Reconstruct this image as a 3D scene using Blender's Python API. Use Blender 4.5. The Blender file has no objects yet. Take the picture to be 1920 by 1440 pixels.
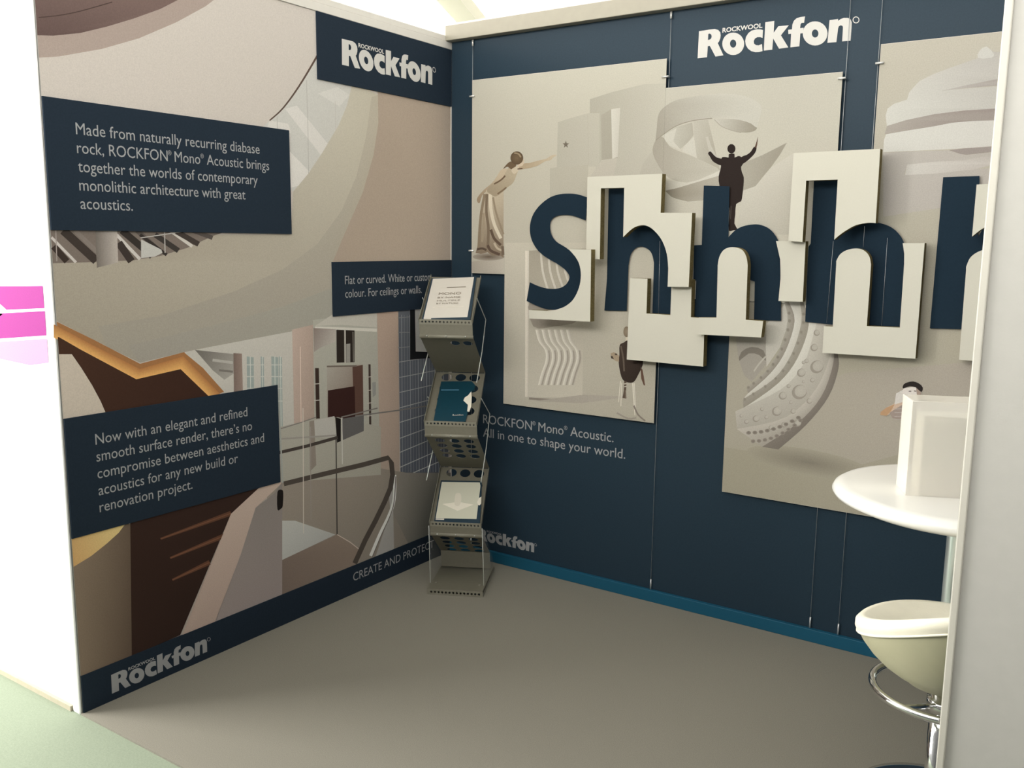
import bpy, bmesh, math, random
from mathutils import Vector, Matrix
from mathutils.geometry import tessellate_polygon

# ---------------------------------------------------------------- camera
SC = bpy.context.scene
COL = SC.collection
F = 1699.67
CAM = Vector((2.73731, -3.50413, 1.55782))
YAW, PITCH, ROLL = -0.5951578, -0.1558123, 0.0108251
_f = Vector((math.sin(YAW) * math.cos(PITCH), math.cos(YAW) * math.cos(PITCH), math.sin(PITCH)))
_r = Vector((math.cos(YAW), -math.sin(YAW), 0))
_u = _r.cross(_f)
RIGHT = _r * math.cos(ROLL) + _u * math.sin(ROLL)
UP = -_r * math.sin(ROLL) + _u * math.cos(ROLL)
FWD = _f
cd = bpy.data.cameras.new('camera')
cd.sensor_width = 36.0
cd.lens = F * 36.0 / 1920.0
cd.clip_start = 0.05
cam = bpy.data.objects.new('camera', cd)
COL.objects.link(cam)
_m = Matrix((RIGHT, UP, -FWD)).transposed().to_4x4()
_m.translation = CAM
cam.matrix_world = _m
SC.camera = cam

# ---------------------------------------------------------------- sky, lamps, exposure
SC.view_settings.view_transform = 'Standard'
SC.view_settings.look = 'None'
SC.view_settings.gamma = 1.0
SC.view_settings.use_curve_mapping = False
SC.view_settings.exposure = 0.4
world = bpy.data.worlds.new('overcast_sky')
SC.world = world
world.use_nodes = True
world.node_tree.nodes['Background'].inputs[0].default_value = (1.0, 0.975, 0.91, 1)
world.node_tree.nodes['Background'].inputs[1].default_value = 8.0
SC.cycles.max_bounces = 8
SC.cycles.diffuse_bounces = 4
SC.cycles.transparent_max_bounces = 16

def area(name, loc, target, watts, w, h, col, spread=180):
    d = bpy.data.lights.new(name, 'AREA')
    d.shape = 'RECTANGLE'; d.size = w; d.size_y = h
    d.energy = watts; d.color = col; d.spread = math.radians(spread)
    o = bpy.data.objects.new(name, d); COL.objects.link(o)
    o.location = loc
    o.rotation_euler = (Vector(target) - Vector(loc)).to_track_quat('-Z', 'Y').to_euler()
    return o

# daylight through the open side of the tent, left of the aisle
area('daylight_opening', (-2.3, -3.6, 1.5), (-0.3, -2.3, 0.75), 195, 1.6, 1.6, (1.0, 0.98, 0.93))

# ---------------------------------------------------------------- helpers
def lin(c):
    c = c / 255.0
    return c / 12.92 if c <= 0.04045 else ((c + 0.055) / 1.055) ** 2.4

def rgb(c):
    return tuple(lin(v) for v in c)

def ray(u, v):
    return RIGHT * ((u - 960) / F) + UP * (-(v - 720) / F) + FWD

def on_left(u, v):            # a picture point carried onto the plane x = 0 -> (y, z)
    d = ray(u, v); t = -CAM.x / d.x; p = CAM + d * t
    return (p.y, p.z)

def on_back(u, v, y=0.0):     # onto a plane parallel to the back wall -> (x, z)
    d = ray(u, v); t = (y - CAM.y) / d.y; p = CAM + d * t
    return (p.x, p.z)

def material(name, col, rough=0.6, metal=0.0, noise=0.0, nscale=60.0, bump=0.0, bscale=200.0, spec=0.5, coat=0.0):
    m = bpy.data.materials.new(name); m.use_nodes = True
    nt = m.node_tree; b = nt.nodes['Principled BSDF']
    c = tuple(col) + (1,)
    b.inputs['Base Color'].default_value = c
    b.inputs['Roughness'].default_value = rough
    b.inputs['Metallic'].default_value = metal
    b.inputs['Specular IOR Level'].default_value = spec
    b.inputs['Coat Weight'].default_value = coat
    if noise or bump:
        tc = nt.nodes.new('ShaderNodeTexCoord')
    if noise:
        n = nt.nodes.new('ShaderNodeTexNoise'); n.inputs['Scale'].default_value = nscale
        n.inputs['Detail'].default_value = 4
        nt.links.new(tc.outputs['Object'], n.inputs['Vector'])
        r = nt.nodes.new('ShaderNodeMapRange')
        r.inputs['From Min'].default_value = 0.3; r.inputs['From Max'].default_value = 0.7
        r.inputs['To Min'].default_value = 1 - noise; r.inputs['To Max'].default_value = 1 + noise
        nt.links.new(n.outputs['Fac'], r.inputs['Value'])
        x = nt.nodes.new('ShaderNodeMix'); x.data_type = 'RGBA'; x.blend_type = 'MULTIPLY'
        x.inputs['Factor'].default_value = 1.0
        x.inputs[6].default_value = c
        nt.links.new(r.outputs['Result'], x.inputs[7])
        nt.links.new(x.outputs[2], b.inputs['Base Color'])
    if bump:
        n2 = nt.nodes.new('ShaderNodeTexNoise'); n2.inputs['Scale'].default_value = bscale
        n2.inputs['Detail'].default_value = 3
        nt.links.new(tc.outputs['Object'], n2.inputs['Vector'])
        bp = nt.nodes.new('ShaderNodeBump'); bp.inputs['Strength'].default_value = bump
        bp.inputs['Distance'].default_value = 0.002
        nt.links.new(n2.outputs['Fac'], bp.inputs['Height'])
        nt.links.new(bp.outputs['Normal'], b.inputs['Normal'])
    return m

M = {}
M['ink'] = material('printed_ink', (0.5, 0.5, 0.5), 0.65, spec=0.08)
_nt = M['ink'].node_tree
_at = _nt.nodes.new('ShaderNodeVertexColor'); _at.layer_name = 'Ink'
_tc = _nt.nodes.new('ShaderNodeTexCoord'); _nz = _nt.nodes.new('ShaderNodeTexNoise')
_nz.inputs['Scale'].default_value = 260; _nz.inputs['Detail'].default_value = 2
_nt.links.new(_tc.outputs['Object'], _nz.inputs['Vector'])
_mr = _nt.nodes.new('ShaderNodeMapRange')
_mr.inputs['From Min'].default_value = 0.3; _mr.inputs['From Max'].default_value = 0.7
_mr.inputs['To Min'].default_value = 0.94; _mr.inputs['To Max'].default_value = 1.06
_nt.links.new(_nz.outputs['Fac'], _mr.inputs['Value'])
_mx = _nt.nodes.new('ShaderNodeMix'); _mx.data_type = 'RGBA'; _mx.blend_type = 'MULTIPLY'
_mx.inputs['Factor'].default_value = 1
_nt.links.new(_at.outputs['Color'], _mx.inputs[6]); _nt.links.new(_mr.outputs['Result'], _mx.inputs[7])
_nt.links.new(_mx.outputs[2], _nt.nodes['Principled BSDF'].inputs['Base Color'])

BLUE = (0.0220, 0.0400, 0.0590)
M['blue'] = material('blue_vinyl', BLUE, 0.36, noise=0.07, nscale=180, spec=0.10)
M['blue_letter'] = material('blue_letter_vinyl', (0.0135, 0.0265, 0.0425), 0.7, noise=0.06, nscale=180, spec=0.04)
M['navy'] = material('navy_printed_panel', (0.020, 0.0305, 0.046), 0.7, noise=0.07, nscale=180, spec=0.04)
M['teal'] = material('teal_painted_metal', (0.009, 0.088, 0.155), 0.45, spec=0.3)
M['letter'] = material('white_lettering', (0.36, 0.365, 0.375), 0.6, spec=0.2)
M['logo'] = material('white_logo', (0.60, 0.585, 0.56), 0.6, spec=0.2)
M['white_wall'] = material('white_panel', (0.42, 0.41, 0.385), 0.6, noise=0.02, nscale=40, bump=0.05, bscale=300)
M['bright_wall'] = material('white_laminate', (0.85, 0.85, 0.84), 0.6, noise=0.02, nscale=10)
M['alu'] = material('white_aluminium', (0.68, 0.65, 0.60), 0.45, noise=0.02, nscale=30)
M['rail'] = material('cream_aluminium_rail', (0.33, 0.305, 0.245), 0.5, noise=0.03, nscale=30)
M['edge'] = material('white_edge_profile', (0.50, 0.48, 0.43), 0.5, noise=0.02, nscale=30)
M['plaster'] = material('smooth_acoustic_render', (0.59, 0.57, 0.495), 0.85, noise=0.012, nscale=200, bump=0.15, bscale=500, spec=0.2)
M['rockwool'] = material('stone_wool_edge', (0.17, 0.135, 0.06), 0.95, noise=0.25, nscale=150, bump=0.5, bscale=400, spec=0.1)
M['carpet'] = material('grey_carpet', (0.238, 0.224, 0.188), 0.95, noise=0.16, nscale=420, bump=0.4, bscale=700, spec=0.1)
M['aisle'] = material('pale_green_aisle_carpet', (0.25, 0.29, 0.22), 0.95, noise=0.08, nscale=200, bump=0.3, bscale=500, spec=0.1)
M['baseboard'] = material('beige_skirting', (0.42, 0.38, 0.29), 0.6, noise=0.05)
M['steel'] = material('stainless_steel', (0.62, 0.62, 0.61), 0.3, 1.0)
M['wire'] = material('steel_cable', (0.62, 0.64, 0.66), 0.35, 0.6)
M['clip'] = material('cable_clip', (0.75, 0.74, 0.72), 0.35, 0.5)
M['panel_edge'] = material('foam_board_edge', (0.06, 0.055, 0.05), 0.8)
M['paper'] = material('poster_paper', (0.72, 0.69, 0.62), 0.6)
M['rack'] = material('grey_painted_steel', (0.16, 0.15, 0.115), 0.45, noise=0.04, nscale=80, spec=0.4)
M['rack_light'] = material('pale_grey_rack_edge', (0.21, 0.20, 0.158), 0.4, spec=0.4)
M['dark'] = material('dark_hole', (0.01, 0.01, 0.01), 0.9)
M['white_plastic'] = material('white_gloss_plastic', (0.80, 0.785, 0.745), 0.22, spec=0.5, coat=0.2)
M['cream_leather'] = material('cream_leatherette', (0.88, 0.84, 0.70), 0.42, noise=0.03, nscale=20, bump=0.2, bscale=250)
M['chrome'] = material('chrome', (0.78, 0.78, 0.78), 0.08, 1.0)
M['pole'] = material('satin_metal_pole', (0.66, 0.72, 0.70), 0.28, 0.8)
M['black_rubber'] = material('black_rubber', (0.03, 0.03, 0.03), 0.7)
M['card'] = material('cream_card', (0.84, 0.80, 0.69), 0.6)
M['brochure_blue'] = material('petrol_blue_cover', (0.004, 0.038, 0.060), 0.4, noise=0.05, spec=0.4)
M['brochure_dark'] = material('dark_blue_cover', (0.010, 0.030, 0.050), 0.4, spec=0.4)
M['white_paper'] = material('white_paper', (0.58, 0.545, 0.49), 0.55)
M['fabric'] = material('tent_fabric', (0.9, 0.9, 0.88), 0.9)
_nt = M['fabric'].node_tree
_tr = _nt.nodes.new('ShaderNodeBsdfTranslucent'); _tr.inputs['Color'].default_value = (0.93, 0.92, 0.90, 1)
_nt.links.new(_tr.outputs[0], _nt.nodes['Material Output'].inputs['Surface'])

M['lined'] = material('lined_tent_fabric', (0.9, 0.9, 0.88), 0.9)
_nt = M['lined'].node_tree
_tr = _nt.nodes.new('ShaderNodeBsdfTranslucent'); _tr.inputs['Color'].default_value = (0.15, 0.15, 0.146, 1)
_nt.links.new(_tr.outputs[0], _nt.nodes['Material Output'].inputs['Surface'])

M['lit_rafter'] = material('translucent_rafter', (0.9, 0.88, 0.8), 0.9)  # rafter made translucent to brighten it against the glowing roof
_nt = M['lit_rafter'].node_tree
_ad = _nt.nodes.new('ShaderNodeAddShader'); _tr = _nt.nodes.new('ShaderNodeBsdfTranslucent'); _tr.inputs['Color'].default_value = (0.42, 0.41, 0.37, 1)
_nt.nodes['Principled BSDF'].inputs['Base Color'].default_value = (0.45, 0.44, 0.40, 1)
_nt.links.new(_nt.nodes['Principled BSDF'].outputs[0], _ad.inputs[0]); _nt.links.new(_tr.outputs[0], _ad.inputs[1])
_nt.links.new(_ad.outputs[0], _nt.nodes['Material Output'].inputs['Surface'])

def clear(name, tint, fac, rough=0.1):
    m = bpy.data.materials.new(name); m.use_nodes = True
    nt = m.node_tree; b = nt.nodes['Principled BSDF']
    b.inputs['Base Color'].default_value = tint + (1,); b.inputs['Roughness'].default_value = rough
    if rough > 0.5: b.inputs['Specular IOR Level'].default_value = 0.1
    t = nt.nodes.new('ShaderNodeBsdfTransparent'); x = nt.nodes.new('ShaderNodeMixShader')
    x.inputs[0].default_value = fac
    nt.links.new(t.outputs[0], x.inputs[1]); nt.links.new(b.outputs[0], x.inputs[2])
    nt.links.new(x.outputs[0], nt.nodes['Material Output'].inputs['Surface'])
    return m
M['acrylic'] = clear('clear_acrylic', (0.8, 0.82, 0.8), 0.10)
M['acrylic_edge'] = clear('acrylic_edge', (0.75, 0.78, 0.74), 0.55)
M['frosted'] = clear('frosted_acrylic', (0.93, 0.90, 0.83), 0.38, 0.8)

def tag(o, label=None, cat=None, group=None, kind=None):
    if label: o['label'] = label
    if cat: o['category'] = cat
    if group: o['group'] = group
    if kind: o['kind'] = kind
    return o

def empty(name, loc, rz=0.0):
    o = bpy.data.objects.new(name, None); COL.objects.link(o)
    o.empty_display_size = 0.1
    o.location = loc; o.rotation_euler = (0, 0, rz)
    return o

def wloc(p):
    """world location of a parent chain (all parents here are unrotated unless local=True is used)"""
    v = Vector((0, 0, 0))
    while p is not None:
        v += Vector(p.location); p = p.parent
    return v

def link(name, me, mats, parent=None, smooth=False):
    o = bpy.data.objects.new(name, me); COL.objects.link(o)
    if not isinstance(mats, (list, tuple)): mats = [mats]
    for m in mats: me.materials.append(m)
    if parent is not None: o.parent = parent
    if smooth: me.polygons.foreach_set('use_smooth', [True] * len(me.polygons))
    return o

def pymesh(name, verts, faces, mats, parent=None, smooth=False, local=False, fmat=None):
    off = Vector((0, 0, 0)) if (local or parent is None) else wloc(parent)
    me = bpy.data.meshes.new(name)
    me.from_pydata([tuple(Vector(v) - off) for v in verts], [], faces)
    if fmat: me.polygons.foreach_set('material_index', fmat)
    me.update()
    return link(name, me, mats, parent, smooth)

def bmobj(name, bm, mats, parent=None, smooth=False, local=False):
    if parent is not None and not local:
        bmesh.ops.translate(bm, verts=bm.verts, vec=-wloc(parent))
    bmesh.ops.recalc_face_normals(bm, faces=bm.faces)
    me = bpy.data.meshes.new(name); bm.to_mesh(me); bm.free()
    return link(name, me, mats, parent, smooth)

def add_box(bm, a, b, bevel=0.0):
    a = Vector(a); b = Vector(b)
    r = bmesh.ops.create_cube(bm, size=1.0)
    vs = r['verts']
    for v in vs:
        v.co = Vector(((v.co.x + .5) * (b.x - a.x) + a.x, (v.co.y + .5) * (b.y - a.y) + a.y, (v.co.z + .5) * (b.z - a.z) + a.z))
    if bevel:
        es = list({e for v in vs for e in v.link_edges})
        bmesh.ops.bevel(bm, geom=es, offset=bevel, segments=2, affect='EDGES', profile=0.5)

def box(name, a, b, mat, parent=None, bevel=0.0, local=False):
    bm = bmesh.new(); add_box(bm, a, b, bevel)
    return bmobj(name, bm, mat, parent, local=local)

def add_tube(bm, pts, r, seg=8, closed=False, caps=True):
    pts = [Vector(p) for p in pts]; n = len(pts); rings = []
    prev = None
    for i, p in enumerate(pts):
        if closed: d = (pts[(i + 1) % n] - pts[i - 1])
        else: d = pts[min(i + 1, n - 1)] - pts[max(i - 1, 0)]
        d.normalize()
        if prev is None:
            a = Vector((0, 0, 1)) if abs(d.z) < 0.9 else Vector((1, 0, 0))
            nrm = d.cross(a).normalized()
        else:
            nrm = (prev - d * prev.dot(d)).normalized()
        prev = nrm; bn = d.cross(nrm)
        rr = r[i] if isinstance(r, (list, tuple)) else r
        rings.append([bm.verts.new(p + (nrm * math.cos(2 * math.pi * k / seg) + bn * math.sin(2 * math.pi * k / seg)) * rr) for k in range(seg)])
    m = n if closed else n - 1
    for i in range(m):
        A, B = rings[i], rings[(i + 1) % n]
        for k in range(seg):
            bm.faces.new((A[k], A[(k + 1) % seg], B[(k + 1) % seg], B[k]))
    if caps and not closed:
        bm.faces.new(rings[0][::-1]); bm.faces.new(rings[-1])

def tube(name, pts, r, mat, parent=None, seg=8, closed=False, local=False):
    bm = bmesh.new(); add_tube(bm, pts, r, seg, closed)
    return bmobj(name, bm, mat, parent, smooth=True, local=local)

def add_lathe(bm, prof, c, seg=48):
    rings = []
    for r, z in prof:
        if r < 1e-5: rings.append([bm.verts.new((c[0], c[1], c[2] + z))])
        else: rings.append([bm.verts.new((c[0] + r * math.cos(2 * math.pi * k / seg), c[1] + r * math.sin(2 * math.pi * k / seg), c[2] + z)) for k in range(seg)])
    for A, B in zip(rings, rings[1:]):
        for k in range(seg):
            a = [A[k % len(A)], A[(k + 1) % seg % len(A)]]; b = [B[(k + 1) % seg % len(B)], B[k % len(B)]]
            f = []
            for v in a + b:
                if v not in f: f.append(v)
            if len(f) > 2: bm.faces.new(f)

def lathe(name, prof, c, mat, parent=None, seg=48):
    bm = bmesh.new(); add_lathe(bm, prof, c, seg)
    return bmobj(name, bm, mat, parent, smooth=True)

def catmull(pts, n=5, closed=True):
    out = []; N = len(pts)
    rng = N if closed else N - 1
    for i in range(rng):
        if closed: p0, p1, p2, p3 = pts[i - 1], pts[i], pts[(i + 1) % N], pts[(i + 2) % N]
        else: p0, p1, p2, p3 = pts[max(i - 1, 0)], pts[i], pts[i + 1], pts[min(i + 2, N - 1)]
        for k in range(n):
            t = k / n
            out.append(tuple(0.5 * (2 * p1[j] + (p2[j] - p0[j]) * t + (2 * p0[j] - 5 * p1[j] + 4 * p2[j] - p3[j]) * t * t + (3 * p1[j] - p0[j] - 3 * p2[j] + p3[j]) * t ** 3) for j in (0, 1)))
    if not closed: out.append(tuple(pts[-1]))
    return out

def sc(pts, s, o):
    """points read in an enlarged crop (scale s, origin o) -> picture points"""
    return [(o[0] + p[0] / s, o[1] + p[1] / s) for p in pts]

# ---------------------------------------------------------------- flat print
# How bright one unit of reflectance looks at a wall point: used to turn the tones of a
# printed picture, read off the photograph, into ink reflectances.
KLEFT = ((0.0715, -0.2878, 0.221, -0.0855, -0.0087, 0.0036), (0.072, -0.275, 0.2318, -0.0743, -0.0034, 0.0001), (0.0738, -0.2431, 0.2134, -0.0701, -0.0063, -0.0005))
KBACK = ((0.5039, 0.3251, -0.2184, -0.1078, 0.0091, 0.1827), (0.5092, 0.3109, -0.2109, -0.1045, 0.0127, 0.1765), (0.4602, 0.2843, -0.1955, -0.0922, 0.0096, 0.1651))
def brightness(K, a, b):
    return [1.32 * w * max(0.12, k[0] + k[1] * a + k[2] * b + k[3] * a * a + k[4] * a * b + k[5] * b * b) for k, w in zip(K, (1.03, 1.0, 1.02))]

def clip_rect(q, c):
    for ax, lim, sg in ((0, c[0], 1), (0, c[1], -1), (1, c[2], 1), (1, c[3], -1)):
        out = []
        for i in range(len(q)):
            A, B = q[i - 1], q[i]
            ia = (A[ax] - lim) * sg >= 0; ib = (B[ax] - lim) * sg >= 0
            if ia != ib:
                t = (lim - A[ax]) / (B[ax] - A[ax])
                out.append((A[0] + (B[0] - A[0]) * t, A[1] + (B[1] - A[1]) * t))
            if ib: out.append(B)
        q = out
        if not q: break
    return q

class Print:
    """a printed picture: every shape of the artwork a flat patch of ink on one plane"""
    def __init__(self, plane, depth, step=0.000016):
        self.plane = plane; self.d = depth; self.step = step; self.n = 0
        self.v = []; self.f = []; self.c = []
    def to(self, p):
        return on_left(*p) if self.plane == 'left' else on_back(p[0], p[1], self.d)
    def pos(self, q):
        off = self.n * self.step
        return (self.d + off, q[0], q[1]) if self.plane == 'left' else (q[0], self.d - off, q[1])
    def ink(self, c, q):
        k = brightness(KLEFT if self.plane == 'left' else KBACK, q[0], q[1])
        return tuple(min(0.86, max(0.004, v / m)) for v, m in zip(rgb(c), k)) + (1.0,)
    def raw(self, pts, cols, faces):
        b = len(self.v)
        self.v += [self.pos(q) for q in pts]; self.c += cols
        self.f += [tuple(i + b for i in f) for f in faces]
        self.n += 1
    def poly(self, pts, col, smooth=0, wall=False, clip=None):
        if smooth: pts = catmull(pts, smooth)
        q = pts if wall else [self.to(p) for p in pts]
        if clip:
            q = clip_rect(q, clip)
            if len(q) < 3: return
        if isinstance(col[0], (int, float)):
            cen = (sum(a for a, b in q) / len(q), sum(b for a, b in q) / len(q))
            cols = [self.ink(col, cen)] * len(q)
        else:
            (p0, c0, p1, c1) = col
            a0 = self.to(p0); a1 = self.to(p1)
            i0 = self.ink(c0, a0); i1 = self.ink(c1, a1)
            dx, dy = a1[0] - a0[0], a1[1] - a0[1]; L2 = dx * dx + dy * dy
            cols = []
            for a, b in q:
                t = min(1, max(0, ((a - a0[0]) * dx + (b - a0[1]) * dy) / L2))
                cols.append(tuple(i0[k] * (1 - t) + i1[k] * t for k in range(4)))
        tris = tessellate_polygon([[Vector((a, b, 0)) for a, b in q]])
        self.raw(q, cols, tris)
    def strip(self, A, B, cA, cB, smooth=0):
        """a band between two polylines, colour running from one to the other"""
        if smooth: A = catmull(A, smooth, False); B = catmull(B, smooth, False)
        qa = [self.to(p) for p in A]; qb = [self.to(p) for p in B]; n = len(qa)
        mid = qa[n // 2]
        self.raw(qa + qb, [self.ink(cA, mid)] * n + [self.ink(cB, mid)] * n, [(i, i + 1, n + i + 1, n + i) for i in range(n - 1)])
    def line(self, pts, w, col, smooth=0, w2=None):
        if smooth: pts = catmull(pts, smooth, False)
        A = []; B = []; n = len(pts)
        for i, p in enumerate(pts):
            a = pts[max(i - 1, 0)]; b = pts[min(i + 1, n - 1)]
            dx, dy = b[0] - a[0], b[1] - a[1]; L = math.hypot(dx, dy) or 1
            ww = (w if w2 is None else w + (w2 - w) * i / max(1, n - 1)) / 2
            A.append((p[0] - dy / L * ww, p[1] + dx / L * ww)); B.append((p[0] + dy / L * ww, p[1] - dx / L * ww))
        self.strip(A, B, col, col)
    def blob(self, c, rx, ry, c0, c1=None, rot=0, n=24):
        """an oval whose ink runs from c0 in the middle to c1 at the rim"""
        c1 = c1 or c0; cr, sr = math.cos(rot), math.sin(rot)
        pts = [c] + [(c[0] + rx * math.cos(2 * math.pi * k / n) * cr - ry * math.sin(2 * math.pi * k / n) * sr, c[1] + rx * math.cos(2 * math.pi * k / n) * sr + ry * math.sin(2 * math.pi * k / n) * cr) for k in range(n)]
        q = [self.to(p) for p in pts]
        self.raw(q, [self.ink(c0, q[0])] + [self.ink(c1, q[0])] * n, [(0, 1 + k, 1 + (k + 1) % n) for k in range(n)])
    def build(self, name, parent):
        off = wloc(parent)
        me = bpy.data.meshes.new(name)
        me.from_pydata([tuple(Vector(v) - off) for v in self.v], [], self.f)
        at = me.color_attributes.new('Ink', 'FLOAT_COLOR', 'POINT')
        at.data.foreach_set('color', [x for c in self.c for x in c])
        me.update()
        return link(name, me, M['ink'], parent)

# ---------------------------------------------------------------- lettering
def text2d(s, bold=0.0):
    cu = bpy.data.curves.new('t', 'FONT'); cu.body = s; cu.size = 1.0; cu.resolution_u = 3; cu.offset = bold
    o = bpy.data.objects.new('t', cu); COL.objects.link(o)
    bpy.context.view_layer.update()
    me = o.to_mesh()
    v = [(p.co.x, p.co.y) for p in me.vertices]; f = [tuple(p.vertices) for p in me.polygons]
    o.to_mesh_clear()
    bpy.data.objects.remove(o); bpy.data.curves.remove(cu)
    x0 = min(a for a, b in v); v = [(a - x0, b) for a, b in v]
    return v, f, max(a for a, b in v)

def typeset(s):
    """a line of type: registered marks small and raised"""
    V = []; Fc = []; x = 0.0
    parts = s.split('\u00ae')
    for i, part in enumerate(parts):
        if part.startswith(' '): x += 0.24
        t = part.strip()
        if t:
            v, f, w = text2d(t); b = len(V)
            V += [(a + x, c) for a, c in v]; Fc += [tuple(k + b for k in q) for q in f]; x += w + 0.03
        if i < len(parts) - 1:
            v, f, w = text2d('\u00ae'); b = len(V); r = 0.42
            V += [(a * r + x, 0.40 + c * r) for a, c in v]; Fc += [tuple(k + b for k in q) for q in f]; x += w * r + 0.02
    return V, Fc, max(a for a, c in V)

def lay_text(lines, place, cap):
    """lines: (string, start (a,b), end (a,b)) in plane coordinates; cap height in metres -> verts, faces"""
    V = []; Fc = []
    k = cap / 0.73
    for s, a, b in lines:
        v, f, w = typeset(s)
        L = math.hypot(b[0] - a[0], b[1] - a[1]); e = ((b[0] - a[0]) / L, (b[1] - a[1]) / L)
        base = len(V)
        for x, y in v:
            t = x / w * L; h = y * k
            V.append(place((a[0] + e[0] * t - e[1] * h, a[1] + e[1] * t + e[0] * h)))
        Fc += [tuple(i + base for i in q) for q in f]
    return V, Fc

# the bold two-line logo, traced as outlines in a 1920 x 678 enlargement of the picture
LOGO = []
def _o(cx, cy, rx, ry, n=28, a0=0.0):
    return [(cx + rx * math.cos(a0 + 2 * math.pi * k / n), cy + ry * math.sin(a0 + 2 * math.pi * k / n)) for k in range(n)]
LOGO.append([[(118, 275), (230, 257), (285, 251), (322, 262), (343, 287), (347, 320), (343, 350), (330, 383), (316, 400), (376, 530), (292, 543), (232, 430), (211, 433), (203, 550), (103, 562)], [(216, 303), (232, 300), (246, 308), (252, 328), (247, 350), (235, 362), (212, 368)]])
LOGO.append([_o(480, 408, 116, 119), _o(479, 406, 33, 43)])
LOGO.append([[(795, 262), (790, 345), (765, 337), (735, 338), (710, 352), (697, 378), (700, 405), (720, 422), (750, 424), (785, 410), (790, 485), (755, 495), (715, 497), (670, 485), (635, 458), (613, 420), (607, 378), (615, 335), (640, 295), (675, 268), (725, 255), (770, 256)]])
LOGO.append([[(820, 180), (915, 165), (908, 290), (958, 222), (1068, 212), (985, 318), (1063, 446), (965, 460), (903, 352), (893, 470), (803, 480)]])
LOGO.append([[(1062, 260), (1102, 255), (1106, 205), (1122, 165), (1150, 138), (1190, 125), (1240, 118), (1230, 185), (1203, 186), (1192, 205), (1188, 243), (1225, 238), (1216, 295), (1190, 299), (1180, 435), (1085, 445), (1093, 302), (1064, 304)]])
LOGO.append([_o(1347, 298, 131, 128), _o(1347, 299, 35, 43)])
LOGO.append([[(1500, 158), (1590, 145), (1590, 166), (1615, 147), (1650, 134), (1695, 134), (1722, 148), (1735, 180), (1733, 235), (1722, 375), (1633, 382), (1642, 235), (1637, 218), (1618, 212), (1598, 222), (1590, 245), (1572, 390), (1477, 398)]])
LOGO.append([_o(1780, 155, 36, 36), _o(1780, 155, 27, 28)])

def logo_geometry():
    """the logo in its own frame: baseline from R's foot to n's foot, unit length"""
    def w(p):
        return on_back(1290 + p[0] / 5.647, 10 + p[1] / 5.647)
    a = w((103, 562)); b = w((1722, 375)); L = b[0] - a[0]
    V = []; Fc = []
    for loops in LOGO:
        ls = [[Vector(((w(p)[0] - a[0]) / L, (w(p)[1] - a[1]) / L, 0)) for p in lp] for lp in loops]
        base = len(V); V += [(v.x, v.y) for lp in ls for v in lp]
        Fc += [tuple(i + base for i in t) for t in tessellate_polygon(ls)]
    v, f, tw = text2d('ROCKWOOL', 0.028)
    a1 = w((365, 289)); b1 = w((788, 238))
    x0 = (a1[0] - a[0]) / L; y0 = (a1[1] - a[1]) / L; ww = (b1[0] - a1[0]) / L
    y1 = (w((365, 240))[1] - a1[1]) / L
    base = len(V)
    V += [(x0 + x / tw * ww, y0 + y / 0.73 * y1) for x, y in v]
    Fc += [tuple(i + base for i in q) for q in f]
    return V, Fc
LOGO_V, LOGO_F = logo_geometry()

def logo(name, place, a, length, parent, mat):
    V = [place((a[0] + x * length, a[1] + y * length)) for x, y in LOGO_V]
    return pymesh(name, V, LOGO_F, mat, parent)

# ================================================================ the setting
# hall floor, tent roof
box('floor', (-9, -9, -0.05), (9, 9, -0.006), M['aisle'])['kind'] = 'structure'
t = box('carpet', (-0.0, -1.985, -0.006), (2.95, 0.0, 0.0), M['carpet'])
tag(t, 'grey low pile carpet covering the floor of the exhibition stand', 'carpet')

o = pymesh('ceiling', [(-9, -5.0, 3.7), (9, -5.0, 3.7), (9, 9, 3.7), (-9, 9, 3.7), (-9, -9, 6.2), (9, -9, 6.2)],
           [(0, 1, 2, 3), (4, 5, 1, 0)], M['lined']); o['kind'] = 'structure'  # unseen front slope raised to an open gable, to light the upper walls

# stand walls, and unseen walls added to block light
wl = box('wall_left', (-0.04, -1.979, -0.006), (0.0, 0.04, 2.44), M['white_wall']); wl['kind'] = 'structure'
wb = box('wall_back', (0.0, 0.0, -0.006), (2.95, 0.04, 2.474), M['blue']); wb['kind'] = 'structure'
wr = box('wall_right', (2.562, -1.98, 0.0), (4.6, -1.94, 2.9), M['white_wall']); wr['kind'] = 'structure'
ws = box('shade_wall_side', (2.95, -1.94, -0.006), (2.99, 0.04, 2.44), M['blue']); ws['kind'] = 'structure'  # unseen side wall, added to keep light off the left wall
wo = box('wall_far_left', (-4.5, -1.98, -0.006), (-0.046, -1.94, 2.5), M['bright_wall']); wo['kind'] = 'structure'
wf = box('shade_wall_front', (-7.0, -4.5, 0.0), (6.0, -4.4, 2.5), material('blocker_grey', (0.16, 0.16, 0.17), 0.8)); wf['kind'] = 'structure'  # unseen dark wall behind the camera, added to darken the lower walls
wx = box('shade_wall_right', (5.9, -4.4, 0.0), (6.0, 9.0, 3.69), wf.data.materials[0]); wx['kind'] = 'structure'  # unseen, added to block light from the right
wy = box('shade_wall_back', (-9.0, 8.9, 0.0), (5.9, 9.0, 3.69), wf.data.materials[0]); wy['kind'] = 'structure'  # unseen, added to stop low sky light leaking in

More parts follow.
